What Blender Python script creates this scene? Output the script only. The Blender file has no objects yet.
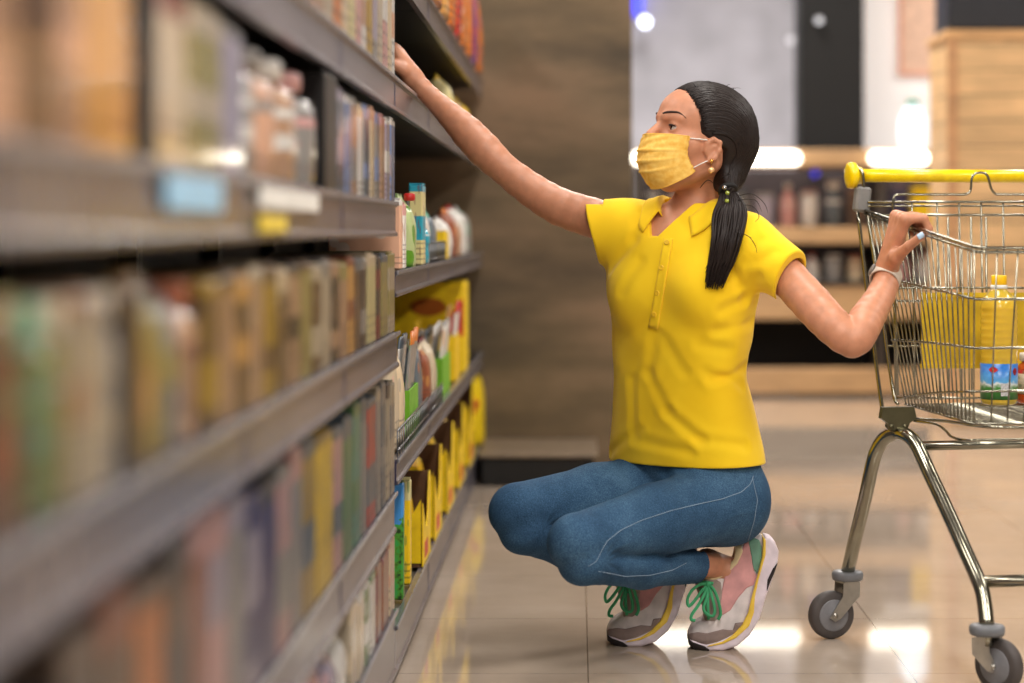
import bpy, math, random
import numpy as np
from mathutils import Vector, Matrix
random.seed(7)
PI=math.pi
COL=bpy.context.scene.collection
SC=bpy.context.scene
F,CX,HY,CAMH=2200.0,577.0,232.0,0.85      # focal length in pixels, vanishing point, camera height

def at(px,py,Y):
    "world point seen at a place of the photograph, Y metres away"
    return Vector(((px-CX)*Y/F, Y, CAMH-(py-HY)*Y/F))
def V(*a): return Vector(a)
def lin(c):
    return tuple(((v/255)/12.92 if v/255<=0.04045 else ((v/255+0.055)/1.055)**2.4) for v in c[:3])+(1.0,)

# ---------------------------------------------------------------- materials
class NT:
    def __init__(s,name):
        s.m=bpy.data.materials.new(name); s.m.use_nodes=True; s.t=s.m.node_tree
        s.b=s.t.nodes['Principled BSDF']
    def n(s,typ,**k):
        nd=s.t.nodes.new(typ)
        for a,v in k.items():
            if a.startswith('i_'):
                key=a[2:].replace('_',' ')
                nd.inputs[key].default_value=v
            else: setattr(nd,a,v)
        return nd
    def l(s,a,b): s.t.links.new(a,b)
    def coords(s,kind='Generated',scale=(1,1,1)):
        tc=s.n('ShaderNodeTexCoord'); mp=s.n('ShaderNodeMapping'); s.l(tc.outputs[kind],mp.inputs[0]); mp.inputs['Scale'].default_value=scale
        return mp.outputs[0]
    def noise(s,vec,scale,detail=3,rough=.5):
        nd=s.n('ShaderNodeTexNoise'); nd.inputs['Scale'].default_value=scale; nd.inputs['Detail'].default_value=detail; nd.inputs['Roughness'].default_value=rough
        s.l(vec,nd.inputs['Vector']); return nd.outputs['Fac']
    def ramp(s,fac,stops,const=False):
        r=s.n('ShaderNodeValToRGB'); e=r.color_ramp.elements
        if const: r.color_ramp.interpolation='CONSTANT'
        while len(e)<len(stops): e.new(1.0)
        for i,(p,c) in enumerate(stops): e[i].position=p; e[i].color=lin(c)
        s.l(fac,r.inputs[0]); return r.outputs[0]
    def mix(s,fac,a,b,mode='MIX'):
        m=s.n('ShaderNodeMix',data_type='RGBA',blend_type=mode)
        for sock,v in ((m.inputs[0],fac),(m.inputs[6],a),(m.inputs[7],b)):
            if hasattr(v,'links'): s.l(v,sock)
            elif isinstance(v,(int,float)): sock.default_value=v
            else: sock.default_value=lin(v)
        return m.outputs[2]
    def math(s,op,a,b=0.0,c=None):
        m=s.n('ShaderNodeMath',operation=op)
        for i,v in enumerate((a,b,c)):
            if v is None: continue
            if hasattr(v,'links'): s.l(v,m.inputs[i])
            else: m.inputs[i].default_value=v
        return m.outputs[0]
    def bump(s,h,strength=.3,dist=.002):
        b=s.n('ShaderNodeBump'); b.inputs['Strength'].default_value=strength; b.inputs['Distance'].default_value=dist
        s.l(h,b.inputs['Height']); s.l(b.outputs[0],s.b.inputs['Normal'])
    def xyz(s,vec):
        x=s.n('ShaderNodeSeparateXYZ'); s.l(vec,x.inputs[0]); return x.outputs
_mc={}
def mat(name,col,rough=.5,metal=0.0,var=.08,scale=30,bump=0,spec=.5,coat=0,trans=0,emit=None,es=1,sss=0,alpha=1,ior=1.45,bscale=None,bdist=.001):
    if name in _mc: return _mc[name]
    n=NT(name); b=n.b
    co=n.coords('Object'); nz=n.noise(co,scale)
    c=tuple(col); lo=tuple(max(0,v*(1-var)) for v in c); hi=tuple(min(255,v*(1+var)) for v in c)
    n.l(n.ramp(nz,[(.3,lo),(.7,hi)]),b.inputs['Base Color'])
    b.inputs['Roughness'].default_value=rough; b.inputs['Metallic'].default_value=metal
    b.inputs['Specular IOR Level'].default_value=spec; b.inputs['Coat Weight'].default_value=coat
    b.inputs['Transmission Weight'].default_value=trans; b.inputs['IOR'].default_value=ior
    if sss: b.inputs['Subsurface Weight'].default_value=sss; b.inputs['Subsurface Radius'].default_value=(.012,.005,.003)
    if emit: b.inputs['Emission Color'].default_value=lin(emit); b.inputs['Emission Strength'].default_value=es
    if bump: n.bump(n.noise(co,bscale or scale*4,4),bump,bdist)
    _mc[name]=n.m; return n.m

# ---------------------------------------------------------------- mesh builder
class MB:
    def __init__(s): s.v=[]; s.f=[]; s.sm=[]
    def add(s,vs,fs,smooth=False):
        o=len(s.v); s.v+= [tuple(v) for v in vs]; s.f+=[tuple(i+o for i in f) for f in fs]; s.sm+=[smooth]*len(fs); return s
    def box(s,lo,hi,bev=0.0,M=None):
        x0,y0,z0=lo; x1,y1,z1=hi
        if bev<=0:
            vs=[(x,y,z) for z in (z0,z1) for y in (y0,y1) for x in (x0,x1)]
            fs=[(0,2,3,1),(4,5,7,6),(0,1,5,4),(2,6,7,3),(0,4,6,2),(1,3,7,5)]
        else:
            b=min(bev,(x1-x0)*.45,(y1-y0)*.45,(z1-z0)*.45)
            idx={}; vs=[]
            c=((x0+x1)/2,(y0+y1)/2,(z0+z1)/2); hx=((x1-x0)/2,(y1-y0)/2,(z1-z0)/2)
            for sx in (-1,1):
                for sy in (-1,1):
                    for sz in (-1,1):
                        sg=(sx,sy,sz)
                        for a in range(3):
                            p=[c[i]+sg[i]*(hx[i]-(0 if i==a else b)) for i in range(3)]
                            idx[sg,a]=len(vs); vs.append(p)
            fs=[]
            for a in range(3):
                u,w=(a+1)%3,(a+2)%3
                for sa in (-1,1):
                    q=[]
                    for su,sw in ((-1,-1),(1,-1),(1,1),(-1,1)):
                        sg=[0,0,0]; sg[a]=sa; sg[u]=su; sg[w]=sw; q.append(idx[tuple(sg),a])
                    fs.append(q if sa>0 else q[::-1])
            for a in range(3):      # edges along a
                u,w=(a+1)%3,(a+2)%3
                for su in (-1,1):
                    for sw in (-1,1):
                        g0=[0,0,0]; g1=[0,0,0]; g0[a]=-1; g1[a]=1
                        for g in (g0,g1): g[u]=su; g[w]=sw
                        q=[idx[tuple(g0),u],idx[tuple(g1),u],idx[tuple(g1),w],idx[tuple(g0),w]]
                        fs.append(q if su*sw>0 else q[::-1])
            for sx in (-1,1):
                for sy in (-1,1):
                    for sz in (-1,1):
                        q=[idx[(sx,sy,sz),a] for a in range(3)]
                        fs.append(q if sx*sy*sz>0 else q[::-1])
        if M is not None: vs=[M@Vector(v) for v in vs]
        return s.add(vs,fs)
    def tube(s,pts,r,n=8,smooth_path=0,closed=False,cap=True,flat=None):
        pts=[Vector(p) for p in pts]; rs=list(r) if hasattr(r,'__len__') else [r]*len(pts)
        if smooth_path:
            q=[];qr=[]; N=len(pts)
            for i in range(N-1 if not closed else N):
                g=lambda k:(pts[k%N] if closed else pts[min(max(k,0),N-1)])
                gr=lambda k:(rs[k%N] if closed else rs[min(max(k,0),N-1)])
                p0,p1,p2,p3=g(i-1),g(i),g(i+1),g(i+2)
                for j in range(smooth_path):
                    t=j/smooth_path
                    q.append(.5*((2*p1)+(p2-p0)*t+(2*p0-5*p1+4*p2-p3)*t*t+(3*p1-p0-3*p2+p3)*t**3)); qr.append(gr(i)*(1-t)+gr(i+1)*t)
            if not closed: q.append(pts[-1]); qr.append(rs[-1])
            pts,rs=q,qr
        N=len(pts)
        if N<2: return s
        T=[]
        for i in range(N):
            a=pts[(i-1)%N] if closed else pts[max(i-1,0)]; b=pts[(i+1)%N] if closed else pts[min(i+1,N-1)]
            t=(b-a); T.append(t.normalized() if t.length>1e-9 else Vector((0,0,1)))
        u=T[0].orthogonal().normalized(); vs=[]
        if flat is not None:
            u=(Vector(flat)-T[0]*T[0].dot(Vector(flat))).normalized()
        for i in range(N):
            if i: 
                u=u-T[i]*u.dot(T[i]); u=u.normalized() if u.length>1e-6 else T[i].orthogonal().normalized()
            w=T[i].cross(u)
            fl=.35 if flat is not None else 1
            for k in range(n):
                a=2*PI*k/n; vs.append(pts[i]+(u*math.cos(a)*fl+w*math.sin(a))*rs[i])
        fs=[]
        for i in range(N if closed else N-1):
            for k in range(n):
                a=i*n+k; b=i*n+(k+1)%n; j=(i+1)%N
                fs.append((a,b,j*n+(k+1)%n,j*n+k))
        if cap and not closed: fs.append(tuple(range(n))[::-1]); fs.append(tuple((N-1)*n+k for k in range(n)))
        return s.add(vs,fs,True)
    def lathe(s,prof,c=(0,0,0),n=24,M=None,sm=True,ax='z'):
        vs=[]; 
        for (r,z) in prof:
            for k in range(n):
                a=2*PI*k/n; p=(r*math.cos(a),r*math.sin(a),z)
                if ax=='y': p=(p[0],p[2],p[1])
                if ax=='x': p=(p[2],p[0],p[1])
                v=Vector(p)
                if M is not None: v=M@v
                vs.append(v+Vector(c))
        fs=[]
        for i in range(len(prof)-1):
            for k in range(n):
                q=(i*n+k,i*n+(k+1)%n,(i+1)*n+(k+1)%n,(i+1)*n+k); fs.append(q[::-1] if ax=='y' else q)
        fs.append(tuple(range(n))[::-1]); fs.append(tuple((len(prof)-1)*n+k for k in range(n)))
        return s.add(vs,fs,sm)
    def grid(s,P,closed_u=False,smooth=True):
        "P[i][j] points"
        nu,nv=len(P),len(P[0]); vs=[p for r in P for p in r]; fs=[]
        for i in range(nu if closed_u else nu-1):
            for j in range(nv-1):
                k=(i+1)%nu; fs.append((i*nv+j,k*nv+j,k*nv+j+1,i*nv+j+1))
        return s.add(vs,fs,smooth)
    def prism(s,poly,axis_lo,axis_hi,ax='y'):
        "poly of 2D points; extruded along ax"
        def mk(p,t):
            return {'y':(p[0],t,p[1]),'x':(t,p[0],p[1]),'z':(p[0],p[1],t)}[ax]
        n=len(poly); vs=[mk(p,axis_lo) for p in poly]+[mk(p,axis_hi) for p in poly]
        fs=[tuple(range(n)),tuple(range(2*n-1,n-1,-1))]+[(i,i+n,(i+1)%n+n,(i+1)%n) for i in range(n)]
        return s.add(vs,fs)
    def build(s,name,m,parent=None,solid=0,local=False,sub=0,flatshade=False):
        me=bpy.data.meshes.new(name)
        off=Vector((0,0,0))
        if parent is not None and not local:
            q=parent
            while q is not None: off+=q.location; q=q.parent
        me.from_pydata([tuple(Vector(v)-off) for v in s.v],[],s.f); me.validate()
        if not flatshade and len(me.polygons)==len(s.sm): me.polygons.foreach_set('use_smooth',s.sm)
        if m: me.materials.append(m)
        me.update()
        o=bpy.data.objects.new(name,me); COL.objects.link(o)
        if parent is not None: o.parent=parent
        if sub: md=o.modifiers.new('sub','SUBSURF'); md.levels=sub; md.render_levels=sub
        if solid: md=o.modifiers.new('solid','SOLIDIFY'); md.thickness=solid; md.offset=0
        return o
def tag(o,label=None,cat=None,group=None,kind=None):
    if label: o['label']=label
    if cat: o['category']=cat
    if group: o['group']=group
    if kind: o['kind']=kind
    return o
def thing(name,loc,label,cat,group=None,rz=0):
    o=bpy.data.objects.new(name,None); o.empty_display_size=.05; COL.objects.link(o); o.location=loc; o.rotation_euler=(0,0,rz)
    return tag(o,label,cat,group)
def struct(name,mb,m): return tag(mb.build(name,m),kind='structure')

# ---------------------------------------------------------------- camera
cd=bpy.data.cameras.new('camera'); cam=bpy.data.objects.new('camera',cd); COL.objects.link(cam); SC.camera=cam
cam.location=(0,0,CAMH); cam.rotation_euler=(PI/2,0,0)
cd.sensor_width=36; cd.lens=F*36/1024; cd.shift_x=(512-CX)/1024; cd.shift_y=(HY-341.5)/1024
cd.clip_start=.05; cd.clip_end=60
cd.dof.use_dof=True; cd.dof.focus_distance=4.45; cd.dof.aperture_fstop=77.3/40.0

# ---------------------------------------------------------------- materials of the place
def floor_mat():
    n=NT('polished_tile'); co=n.coords('Object')
    x,y,z=n.xyz(co)
    def joint(c,off,per,w):
        t=n.math('FRACT',n.math('DIVIDE',n.math('ADD',c,off),per))
        return n.math('LESS_THAN',t,w/per)
    j=n.math('MAXIMUM',joint(x,-.02+62*.62,.62,.0026),joint(y,-4.235+60,.6,.0020))
    nz=n.noise(n.coords('Object',(1,1,1)),2.5,5,.6)
    base=n.ramp(nz,[(.3,(170,153,136)),(.55,(182,166,150)),(.75,(192,177,162))])
    n.l(n.mix(j,base,(112,98,84)),n.b.inputs['Base Color'])
    n.b.inputs['IOR'].default_value=1.62
    n.l(n.math('MULTIPLY_ADD',nz,.04,.028),n.b.inputs['Roughness'])
    return n.m
struct('floor',MB().box((-6,-4,-.1),(9,22,0)),floor_mat())
struct('ceiling',MB().box((-6,-4,3.5),(9,22,3.6)),mat('ceiling_grey',(120,115,112),.9))
struct('wall_back',MB().box((.3,16,0),(9,16.2,3.5)),mat('back_wall',(178,178,188),.8,scale=3))
struct('wall_left',MB().box((-6,-4,0),(-5.8,22,3.5)),mat('left_wall',(120,110,100),.8))
struct('wall_right',MB().box((8.8,-4,0),(9,22,3.5)),mat('right_wall',(190,180,165),.8))
def clad_mat():
    n=NT('weathered_cladding'); v=n.coords('Object',(.8,1,2.6))
    a=n.noise(v,1.6,5,.6); b=n.noise(n.coords('Object',(.4,1,1.3)),1.3,2)
    c=n.mix(b,n.ramp(a,[(.3,(60,48,37)),(.5,(104,83,63)),(.7,(140,108,84))]),n.ramp(a,[(.3,(72,62,40)),(.5,(112,96,66)),(.7,(138,118,88))]))
    n.l(c,n.b.inputs['Base Color']); n.b.inputs['Roughness'].default_value=.6; n.bump(a,.4,.01); return n.m
struct('wall_clad',MB().box((-1.2,7.93,0),(.198,8.3,3.5)),clad_mat())

M_DARK=mat('black_shelf_metal',(20,19,19),.45,.2)
M_RAIL=None
def rail_mat():
    n=NT('ticket_rail_grey'); co=n.coords('Object'); x,y,z=n.xyz(co)
    t=n.math('FRACT',n.math('MULTIPLY',y,14.0)); s=n.math('LESS_THAN',t,.1)
    c=n.mix(s,n.ramp(n.noise(co,6),[(.3,(94,90,96)),(.7,(112,108,113))]),(72,68,72))
    n.l(c,n.b.inputs['Base Color']); n.b.inputs['Roughness'].default_value=.22; n.bump(s,.5,.002); return n.m
M_RAIL=rail_mat(); M_CLEAR=mat('rail_lip_plastic',(128,126,130),.2,spec=.6); M_BACK=mat('back_panel_black',(18,17,17),.6)
M_CARD=mat('paper_card_white',(226,224,218),.5); M_WIRE=mat('grey_wire',(120,120,122),.3,.9)
M_CHROME=mat('chrome_wire',(150,147,132),.2,1.0,var=.05); M_CAP=mat('white_plastic',(225,222,215),.4)

# ---------------------------------------------------------------- shelving
def shelf_unit(y0,y1,levels,label,fences=(),navy=False,cards=(),gap_blocks=()):
    t=thing('shelf_unit',(-.6,y0,0),label,'shelf','supermarket shelving along the aisle')
    MB().box((-.88,y0+.002,.0),(-.86,y1-.002,2.0)).build('back_panel',M_BACK,t)
    MB().box((-.86,y0+.002,.03),(-.825,y0+.03,2.0)).box((-.86,y1-.03,.03),(-.825,y1-.002,2.0)).build('upright',M_DARK,t)
    for i,(zt,zb,xf) in enumerate(levels):
        base=(i==0)
        b=MB()
        if base:
            b.box((-.85,y0+.003,zb),(xf-.012,y1-.003,zt-.008),.004)
        else:
            b.box((-.85,y0+.003,zt-.028),(xf-.012,y1-.003,zt-.004),.003)
        sh=b.build('shelf_board' if not base else 'base_plinth',M_DARK if not base else M_RAIL2,t)
        r=MB(); g=.0035
        r.prism([(xf-.012,zb),(xf,zb),(xf,zb+.006),(xf-.004,zb+.01),(xf-.004,zt-.01),(xf,zt-.006),(xf,zt),(xf-.012,zt)],y0+g,y1-g,'y')
        rr=r.build('price_rail',M_RAIL,t)
        MB().box((xf-.001,y0+g,zt-.006),(xf+.003,y1-g,zt+.002),.001).build('rail_lip',M_CLEAR,rr)
        MB().box((xf-.010,y0-.003,zb+.002),(xf-.003,y0+.0034,zt-.002)).build('end_cap',M_NAVY,rr)
    for (lv,ya,yb,h) in gap_blocks:
        zt,zb,xf=levels[lv]; MB().box((-.80,ya,zt+.0005),(xf-.004,yb,zt+h),.003).build('dark_gap_block',M_DARK,t)  # black block added to keep the gap between goods dark
    for (lv,fa,fb,h) in fences:
        zt,zb,xf=levels[lv]; w=MB(); x=xf-.0045
        for z in (zt+.012,zt+h): w.tube([(x,fa,z),(x,fb,z)],.0022,6)
        k=int((fb-fa)/.055)
        for j in range(k+1):
            y=fa+(fb-fa)*j/k; w.tube([(x,y,zt-.003),(x,y,zt+h)],.0018,6)
        w.build('wire_fence',M_WIRE,t)
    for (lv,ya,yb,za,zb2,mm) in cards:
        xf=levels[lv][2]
        MB().box((xf+.0005,ya,za),(xf+.0035,yb,zb2),.0006).build('ticket_or_highlight',mm,t)
    return t
M_NAVY=mat('end_cap_navy',(38,36,70),.4); M_RAIL2=mat('base_grey_metal',(98,94,90),.35,.2)
M_BLUE=mat('pale_blue_rail_highlight',(150,200,232),.35); M_YEL=mat('yellow_ticket',(222,196,70),.4)
NEAR=[(.14,.02,-.339),(.36,.286,-.34),(.662,.597,-.335),(.905,.842,-.338),(1.14,1.078,-.34),(1.44,1.38,-.34)]
FAR=[(.105,.015,-.34),(.42,.372,-.338),(.775,.727,-.34),(1.14,1.078,-.34),(1.39,1.33,-.34)]
ws=['nearest to the camera','second from the camera','third from the camera','fourth from the camera, ending where the black recess starts']
for i in range(4):
    y0=.35+.95*i; cards=[]
    if i==1: cards=[(3,1.80,2.08,.868,.898,M_BLUE)]  # pale blue card is a painted highlight on the rail
    if i==2: cards=[(3,2.33,2.85,.876,.898,M_CARD),(3,2.33,2.54,.85,.868,M_YEL)]
    shelf_unit(y0,y0+.95,NEAR,'full grey-railed shelf bay, '+ws[i],cards=cards,gap_blocks=[(3,1.735,1.795,.165)] if i==1 else [(3,2.985,3.14,.165)] if i==2 else ())
fw=['just behind the reaching hand','with green seed trays on it','with crinkled packets on it','at the far end, holding bulky yellow bags']
for i in range(4):
    y0=4.15+.94*i
    shelf_unit(y0,y0+.94,FAR,'black shelf bay with grey price rails '+fw[i],
      fences=[(1,y0+.05,y0+.9,.05)] if i==0 else ([(1,y0+.03,y0+.5,.045),(2,y0+.03,y0+.66,.05)] if i==1 else ()))
pl=thing('display_plinth',(-.14,7.55,0),'low black plinth with grey top against the brown clad wall','plinth')
MB().box((-.32,7.36,0),(.055,7.925,.095),.004).build('base',mat('plinth_black',(16,15,15),.5),pl)
MB().box((-.33,7.34,.096),(.07,7.925,.108),.003).build('top_board',mat('plinth_top',(122,106,88),.4),pl)
LP=[40]
# ---------------------------------------------------------------- goods
PAL=dict(peach=(226,176,146),brown=(98,74,56),tan=(190,150,120),amber=(224,166,90),cream=(226,204,170),olive=(168,156,96),lilac=(170,160,178),grey=(150,146,142),
 beige=(200,184,158),green=(96,138,84),teal=(84,150,128),mustard=(180,144,48),orange=(214,120,44),rust=(150,84,58),yellow=(248,204,30),navy=(56,50,104),
 pink=(214,160,156),red=(196,44,40),white=(228,224,218),blue=(118,140,184),maroon=(126,30,44),cyan=(40,160,186),lime=(128,186,40),charcoal=(60,56,58),ivory=(222,210,150),slate=(96,108,118),purple=(120,70,130))
def print_mat(c1,c2,c3,seed,gloss=.35,style=0):
    n=NT('printed_pack'); g=n.coords('Generated'); x,y,z=n.xyz(g)
    rnd=random.Random(seed); a=rnd.uniform(.15,.4); b=a+rnd.uniform(.15,.35)
    base=n.ramp(z,[(0,c1),(a,c2 if style%2 else c1),(b,c1),(rnd.uniform(.8,.93),c2)],True)
    v=n.n('ShaderNodeTexVoronoi'); v.inputs['Scale'].default_value=rnd.uniform(2.2,5); n.l(g,v.inputs['Vector'])
    spots=n.math('LESS_THAN',v.outputs['Distance'],rnd.uniform(.2,.38))
    col=n.mix(n.math('MULTIPLY',spots,.5),base,c3)
    lines=n.math('MULTIPLY',n.math('LESS_THAN',n.math('FRACT',n.math('MULTIPLY',z,rnd.uniform(9,16))),.3),n.math('LESS_THAN',z,a))
    col=n.mix(n.math('MULTIPLY',lines,.5),col,(60,50,50))
    n.l(col,n.b.inputs['Base Color']); n.b.inputs['Roughness'].default_value=gloss; return n.m
def leaf_mat(c1,c2,c3):
    n=NT('leaf_print'); g=n.coords('Object',(1,22,16)); v=n.n('ShaderNodeTexVoronoi'); v.inputs['Scale'].default_value=1.0; v.inputs['Randomness'].default_value=.6; n.l(g,v.inputs['Vector'])
    s=n.math('LESS_THAN',v.outputs['Distance'],.38); n.l(n.mix(s,c1,n.mix(n.noise(g,1),c2,c3)),n.b.inputs['Base Color']); n.b.inputs['Roughness'].default_value=.3; return n.m
def plainm(cn,r=.4): return mat('coat_'+cn,PAL[cn],r)

def m_carton(w,d,h,flap=True):
    "x is depth into the shelf (front at x=0, back at -d), y is width"
    b=MB().box((-d,-w/2,0),(0,w/2,h),min(.003,w*.08))
    if flap: b.box((-d*.98,-w*.49,h),(-.001,w*.02,h+.0018))
    return b
def m_pouch(w,d,h,seed=0,n=10,crimp=True):
    rnd=random.Random(seed); rings=[]; N=28; H=14
    ph=rnd.uniform(0,6)
    for i in range(H+1):
        t=i/H; z=h*t
        bulge=(math.sin(PI*min(1,t*1.15))**.5 if t*1.15<1 else 0) if t>0 else 0
        k=.62+.38*math.sin(PI*min(t/.92,1))**.6 if 0<t/.92<1 else .55
        if t>.9: k=.5
        dd=d/2*(1-.62*t**5)*(.9+.1*k); 
        ww=w/2*(.9+.1*math.sin(PI*t)); 
        if t>.86: dd=max(.004,dd*.35*(1-t)/.14+.003); ww=w/2*(.97+.03*math.sin(40*t))
        ring=[]
        for j in range(N):
            a=2*PI*j/N; c,s=math.cos(a),math.sin(a)
            e=.55; X=dd*math.copysign(abs(c)**e,c); Y=ww*math.copysign(abs(s)**e,s)
            wr=1+.03*math.sin(5*a+ph+9*t)*(t>.05)
            zz=z+(.012*math.sin(7*a+ph)*(t>.86))
            ring.append((X*wr-d/2,Y*wr,zz))
        rings.append(ring)
    b=MB(); vs=[p for r in rings for p in r]; fs=[]
    for i in range(H):
        for j in range(N): fs.append((i*N+j,i*N+(j+1)%N,(i+1)*N+(j+1)%N,(i+1)*N+j))
    fs.append(tuple(range(N))[::-1]); fs.append(tuple(H*N+j for j in range(N)))
    return b.add(vs,fs,True)
def jar_prof(r,h): return [(r*.86,0),(r*.98,h*.03),(r,h*.1),(r,h*.66),(r*.95,h*.74),(r*.72,h*.8),(r*.7,h*.84)]
def bot_prof(r,h): return [(r*.85,0),(r,h*.03),(r,h*.2),(r*.95,h*.3),(r,h*.4),(r,h*.58),(r*.8,h*.7),(r*.4,h*.8),(r*.34,h*.86),(r*.34,h*.9)]
def item(kind,name,loc,w,d,h,cols,label,cat,group,seed=0,gloss=.35,rz=0,style=0,m=None,dim=1.0):
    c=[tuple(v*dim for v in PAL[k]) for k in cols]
    while len(c)<3: c.append(c[-1])
    t=thing(name,loc,label,cat,group,rz)
    m=m or print_mat(c[0],c[1],c[2],seed,gloss,style)
    if kind=='carton':
        m_carton(w,d,h).build('box_body',m,t,local=True)
        MB().box((-d*.97,-w*.47,h+.002),(-d*.03,w*.47,h+.0035)).build('top_flap',mat('flap_'+cols[1],c[1],.5),t,local=True)
    elif kind=='pouch':
        b=m_pouch(w,d,h,seed); b.build('bag',m,t,local=True)
        MB().box((-d/2-.003,-w*.485,h*.955),(-d/2+.003,w*.485,h*.998),.001).build('top_seal',mat('seal_'+cols[1],c[1],.35),t,local=True)
    elif kind=='jar':
        r=min(w/2,d/2); ctr=(-r,0,0)
        MB().lathe(jar_prof(r,h),ctr,20).build('glass_jar',mat('fill_'+cols[0],c[0],.12,coat=.5),t,local=True)
        MB().lathe([(r*1.008,h*.16),(r*1.01,h*.18),(r*1.01,h*.58),(r*1.008,h*.6)],ctr,20).build('paper_label',m,t,local=True)
        MB().lathe([(r*.78,h*.84),(r*.82,h*.85),(r*.82,h*.97),(r*.78,h)],ctr,20).build('lid',plainm(cols[1]),t,local=True)
    elif kind=='bottle':
        r=min(w/2,d/2); ctr=(-r,0,0)
        MB().lathe(bot_prof(r,h),ctr,20).build('bottle_body',mat('fill_'+cols[0],c[0],.12,coat=.5),t,local=True)
        MB().lathe([(r*1.01,h*.4),(r*1.012,h*.41),(r*1.012,h*.57),(r*1.01,h*.58)],ctr,20).build('paper_label',m,t,local=True)
        MB().lathe([(r*.38,h*.9),(r*.42,h*.905),(r*.42,h*.99),(r*.36,h)],ctr,16).build('cap',plainm(cols[1]),t,local=True)
    return t
KN=dict(carton=('food_carton','carton'),pouch=('food_pouch','packet'),jar=('glass_jar','jar'),bottle=('sauce_bottle','bottle'))
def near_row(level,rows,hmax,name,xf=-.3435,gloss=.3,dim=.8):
    z=NEAR[level][0]; n=len(rows)
    for i,(x0,x1,cols,kind) in enumerate(rows):
        cols=cols.split('/')
        ya,yb=-xf*F/(CX-x0),-xf*F/(CX-x1); w=(yb-ya)-.004
        if yb>4.147: yb=4.147; w=yb-ya-.003
        rnd=random.Random(level*100+i); h=hmax*rnd.uniform(.93,1.0)
        d=min(.2,max(.06,w*1.2)) if kind in('carton','pouch') else w
        if kind in('jar','bottle'): d=w
        nm,cat=KN[kind]
        def desc(k,full=False): r=rows[k]; cc=r[2].split('/'); return cc[0]+('-'+cc[1] if len(cc)>1 else '')+(' '+KN[r[3]][1] if full else '')
        if 0<i<n-1: where=f"between {desc(i-1)} and {desc(i+1)} ones"
        elif i==n-1: where=f"beside {desc(i-1)} one, at the edge of the black recess"
        else: where=f"beside {desc(i+1)} one, nearest the camera"
        item(kind,nm,(xf,(ya+yb)/2,z+.0004),w,d,h,cols,f"{desc(i,True)} on {name}, {where}",cat,f"goods on {name}",seed=level*50+i,gloss=gloss,style=i,dim=dim)
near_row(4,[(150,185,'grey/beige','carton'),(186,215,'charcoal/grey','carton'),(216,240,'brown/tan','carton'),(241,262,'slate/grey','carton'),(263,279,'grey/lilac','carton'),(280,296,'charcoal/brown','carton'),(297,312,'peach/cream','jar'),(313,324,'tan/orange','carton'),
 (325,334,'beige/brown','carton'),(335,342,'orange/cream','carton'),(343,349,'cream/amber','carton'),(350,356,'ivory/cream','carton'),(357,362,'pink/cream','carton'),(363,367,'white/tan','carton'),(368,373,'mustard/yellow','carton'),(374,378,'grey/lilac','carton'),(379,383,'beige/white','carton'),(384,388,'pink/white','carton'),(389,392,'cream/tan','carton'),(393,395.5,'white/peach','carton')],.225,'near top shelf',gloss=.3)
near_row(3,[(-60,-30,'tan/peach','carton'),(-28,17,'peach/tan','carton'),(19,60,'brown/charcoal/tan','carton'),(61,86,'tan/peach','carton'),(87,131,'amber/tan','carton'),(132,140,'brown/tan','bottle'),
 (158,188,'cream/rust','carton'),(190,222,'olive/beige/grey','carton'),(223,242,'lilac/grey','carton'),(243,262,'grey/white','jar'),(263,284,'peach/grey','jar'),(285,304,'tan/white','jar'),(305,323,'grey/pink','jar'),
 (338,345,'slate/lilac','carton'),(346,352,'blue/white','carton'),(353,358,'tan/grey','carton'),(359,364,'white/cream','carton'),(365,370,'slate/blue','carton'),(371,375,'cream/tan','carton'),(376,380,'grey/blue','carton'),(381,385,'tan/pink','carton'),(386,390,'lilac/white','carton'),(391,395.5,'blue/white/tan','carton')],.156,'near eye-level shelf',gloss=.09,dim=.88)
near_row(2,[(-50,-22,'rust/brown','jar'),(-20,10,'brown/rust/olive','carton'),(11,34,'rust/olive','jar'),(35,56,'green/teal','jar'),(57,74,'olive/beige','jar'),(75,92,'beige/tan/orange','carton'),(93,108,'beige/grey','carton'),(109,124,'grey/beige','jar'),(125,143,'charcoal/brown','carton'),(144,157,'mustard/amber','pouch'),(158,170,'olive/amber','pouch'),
 (171,187,'grey/olive/rust','pouch'),(188,203,'tan/rust','jar'),(204,220,'brown/mustard','carton'),(221,236,'tan/brown','carton'),(237,250,'brown/amber','carton'),(251,264,'tan/beige','carton'),(265,277,'mustard/brown','carton'),(278,289,'brown/cream','carton'),(290,301,'tan/charcoal','carton'),(302,312,'olive/brown','carton'),(313,322,'brown/beige','carton'),(323,331,'beige/grey','carton'),(332,340,'charcoal/tan','carton'),(341,348,'tan/olive','carton'),(349,355,'amber/rust','carton'),(356,361,'brown/slate','carton'),(362,367,'charcoal/grey','carton'),(368,376,'ivory/cream','carton'),(377,381,'maroon/charcoal','carton'),(382,388,'olive/slate','carton'),(389,395.5,'beige/olive','carton')],.150,'near middle shelf',dim=.72)
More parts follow.
